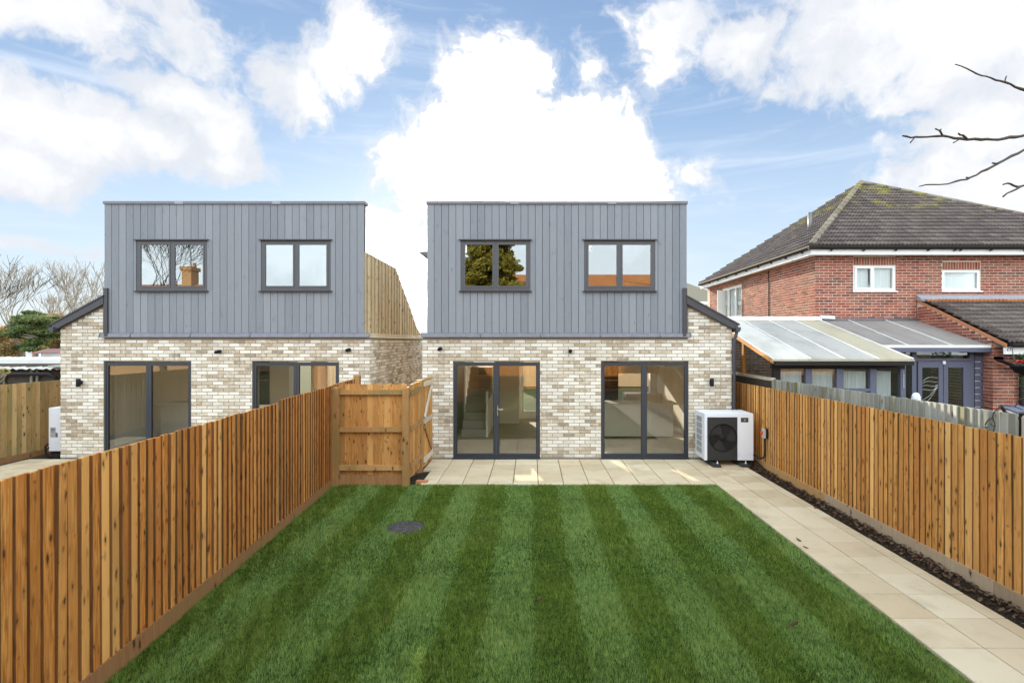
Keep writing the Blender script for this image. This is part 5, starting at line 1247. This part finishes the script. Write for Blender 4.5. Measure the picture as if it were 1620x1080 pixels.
# low growth by the shed end, yellow twigs
c = P(3, 588, 12.2); yt = thing('twiggy_shrub', 'yellow-leaved twigs at the left edge just above the far fence', 'shrub', (c.x-.3, c.y, 0))
mb = MB(); 
for k in range(7): mb.tube([(c.x-.3, c.y, .2), (c.x-.2+random.uniform(-.1,.1), c.y, 1.5), (c.x+random.uniform(-.1,.25), c.y, c.z+random.uniform(-.1,.15))], .008, 4)
mb.build('stems', M['bark'], yt); leaf_cluster('leaf_spray', M['cypress'], yt, c, .2, .1, .12, 60, .015, .035)
# overhanging twigs top right
tw = thing('overhanging_tree', 'bare tree at right whose knobbly twigs reach into the sky', 'tree', (7.6, 4.6, 0))
MB().tube([(7.6,4.6,-.1),(7.5,4.6,1.5),(7.6,4.5,3.0),(7.4,4.5,4.6)], [.16,.13,.11,.07], 9).build('trunk', M['twig'], tw)
D0 = 4.0
def twig(pts, r0, r1, root_, buds=True):
    pp = [P(u, v, D0+.02*i) for i, (u, v) in enumerate(pts)]; n_ = len(pp)
    # refine with slight kinks
    q = [pp[0]]
    for a, b in zip(pp[:-1], pp[1:]):
        m = (a+b)/2+Vector((random.uniform(-.005,.005), 0, random.uniform(-.006,.006))); q += [m, b]
    q.append(Vector(root_)) if root_ else None
    N_ = len(q); rad = [(r1+(r0-r1)*min(1, i/(2*n_)))*random.uniform(.85, 1.25) for i in range(N_)]
    MB().tube(q, rad, 7).build('branch', M['twig'], tw)
twig([(1511,102),(1530,109),(1545,117),(1560,121),(1575,127),(1592,131),(1606,138),(1622,143)], .0105, .0035, (7.42,4.5,4.3))
twig([(1590,131),(1592,121)], .006, .004, None)
twig([(1428,215),(1441,218),(1455,217),(1475,216),(1492,215),(1510,219),(1530,221),(1552,221),(1570,221),(1590,219),(1606,217),(1622,214)], .013, .006, (7.45,4.5,3.9))
twig([(1440,226),(1446,219)], .006, .004, None); twig([(1480,204),(1487,207),(1491,214)], .008, .005, None); twig([(1508,226),(1517,221)], .006, .004, None); twig([(1516,211),(1523,214),(1530,220)], .010, .006, None); twig([(1489,204),(1487,208)], .006, .005, None)
twig([(1454,295),(1475,292),(1500,291),(1512,287),(1530,284),(1545,277),(1562,268),(1580,258),(1600,247),(1622,236)], .0115, .004, (7.5,4.5,3.6))
twig([(1570,258),(1580,258)], .007, .006, None); twig([(1529,281),(1534,281)], .006, .006, None)
twig([(1587,292),(1594,290),(1604,294),(1614,295),(1626,294)], .010, .006, (7.5,4.5,3.3)); twig([(1587,311),(1600,303),(1614,296)], .009, .006, None)

# ================================================================== behind the viewpoint (mirrored in the upper windows)
ter = thing('terrace_house', 'orange-roofed terrace behind the garden, seen reflected in the upper windows', 'house', (0, -18, 0))
MB().box(-14.5, 24, -26, -19.0, -.1, 5.0).build('wall', M['orangebrick'], ter)
MB().add([(-18.6,-18.4,4.9),(25,-18.4,4.9),(25,-26.4,4.9),(-18.6,-26.4,4.9),(-13.9,-22.4,8.35),(21,-22.4,8.35)], [(0,4,5,1),(1,5,2),(2,5,4,3),(3,4,0),(0,1,2,3)]).build('roof', M['orangetile'], ter)
ter2 = thing('semi_house', 'orange-roofed house with a big chimney, seen reflected in the left house window', 'house', (-28, -20, 0))
MB().box(-37, -23.5, -24, -18.5, -.1, 4.8).build('wall', M['orangebrick'], ter2)
MB().add([(-38,-18.0,4.7),(-22.6,-18.0,4.7),(-22.6,-24.4,4.7),(-38,-24.4,4.7),(-35,-21.2,7.35),(-24,-21.2,7.35)], [(0,4,5,1),(1,5,2),(2,5,4,3),(3,4,0),(0,1,2,3)]).build('roof', M['orangetile'], ter2)
ch = MB().box(-29.2, -28.45, -21.8, -20.8, 6.0, 8.7).build('chimney', M['orangebrick'], ter2)
MB().box(-29.3, -28.35, -21.95, -20.65, 8.5, 8.8).build('chimney_cap', M['cypress'] if False else M['orangebrick'], ch)
MB().tube([(-28.7,-21.2,8.8),(-28.7,-21.2,10.2)], .035, 6).build('aerial', M['gutter'], ch); MB().lathe((-28.4,-21.2,8.8), [(.12,0),(.13,.3),(.1,.35)], 10).build('chimney_pot', M['orangetile'], ch)
tiers = []
for i in range(330):
    z = random.uniform(.8, 11.5); rr_ = 4.0*(1-z/13.5)*random.uniform(.3, 1.0); a = random.uniform(0, 6.283); tiers.append((-2.6+rr_*math.cos(a), -8.8+rr_*math.sin(a), z, random.uniform(.35, .75)))
conifer('golden_conifer', 'tall yellow-green conifer behind the viewpoint, reflected in an upper window', 'tree', (-2.6, -8.8, 0), tiers, M['cypress'], 110000, .05, .12, 12, .25, .6, 1.5)
bt = bare_tree('bare tree behind the viewpoint, reflected in the left house window', (-24.5, -12, 0), 9.5, .2, 7, .55, .4, 'twig', minr=.012); del bt['group']
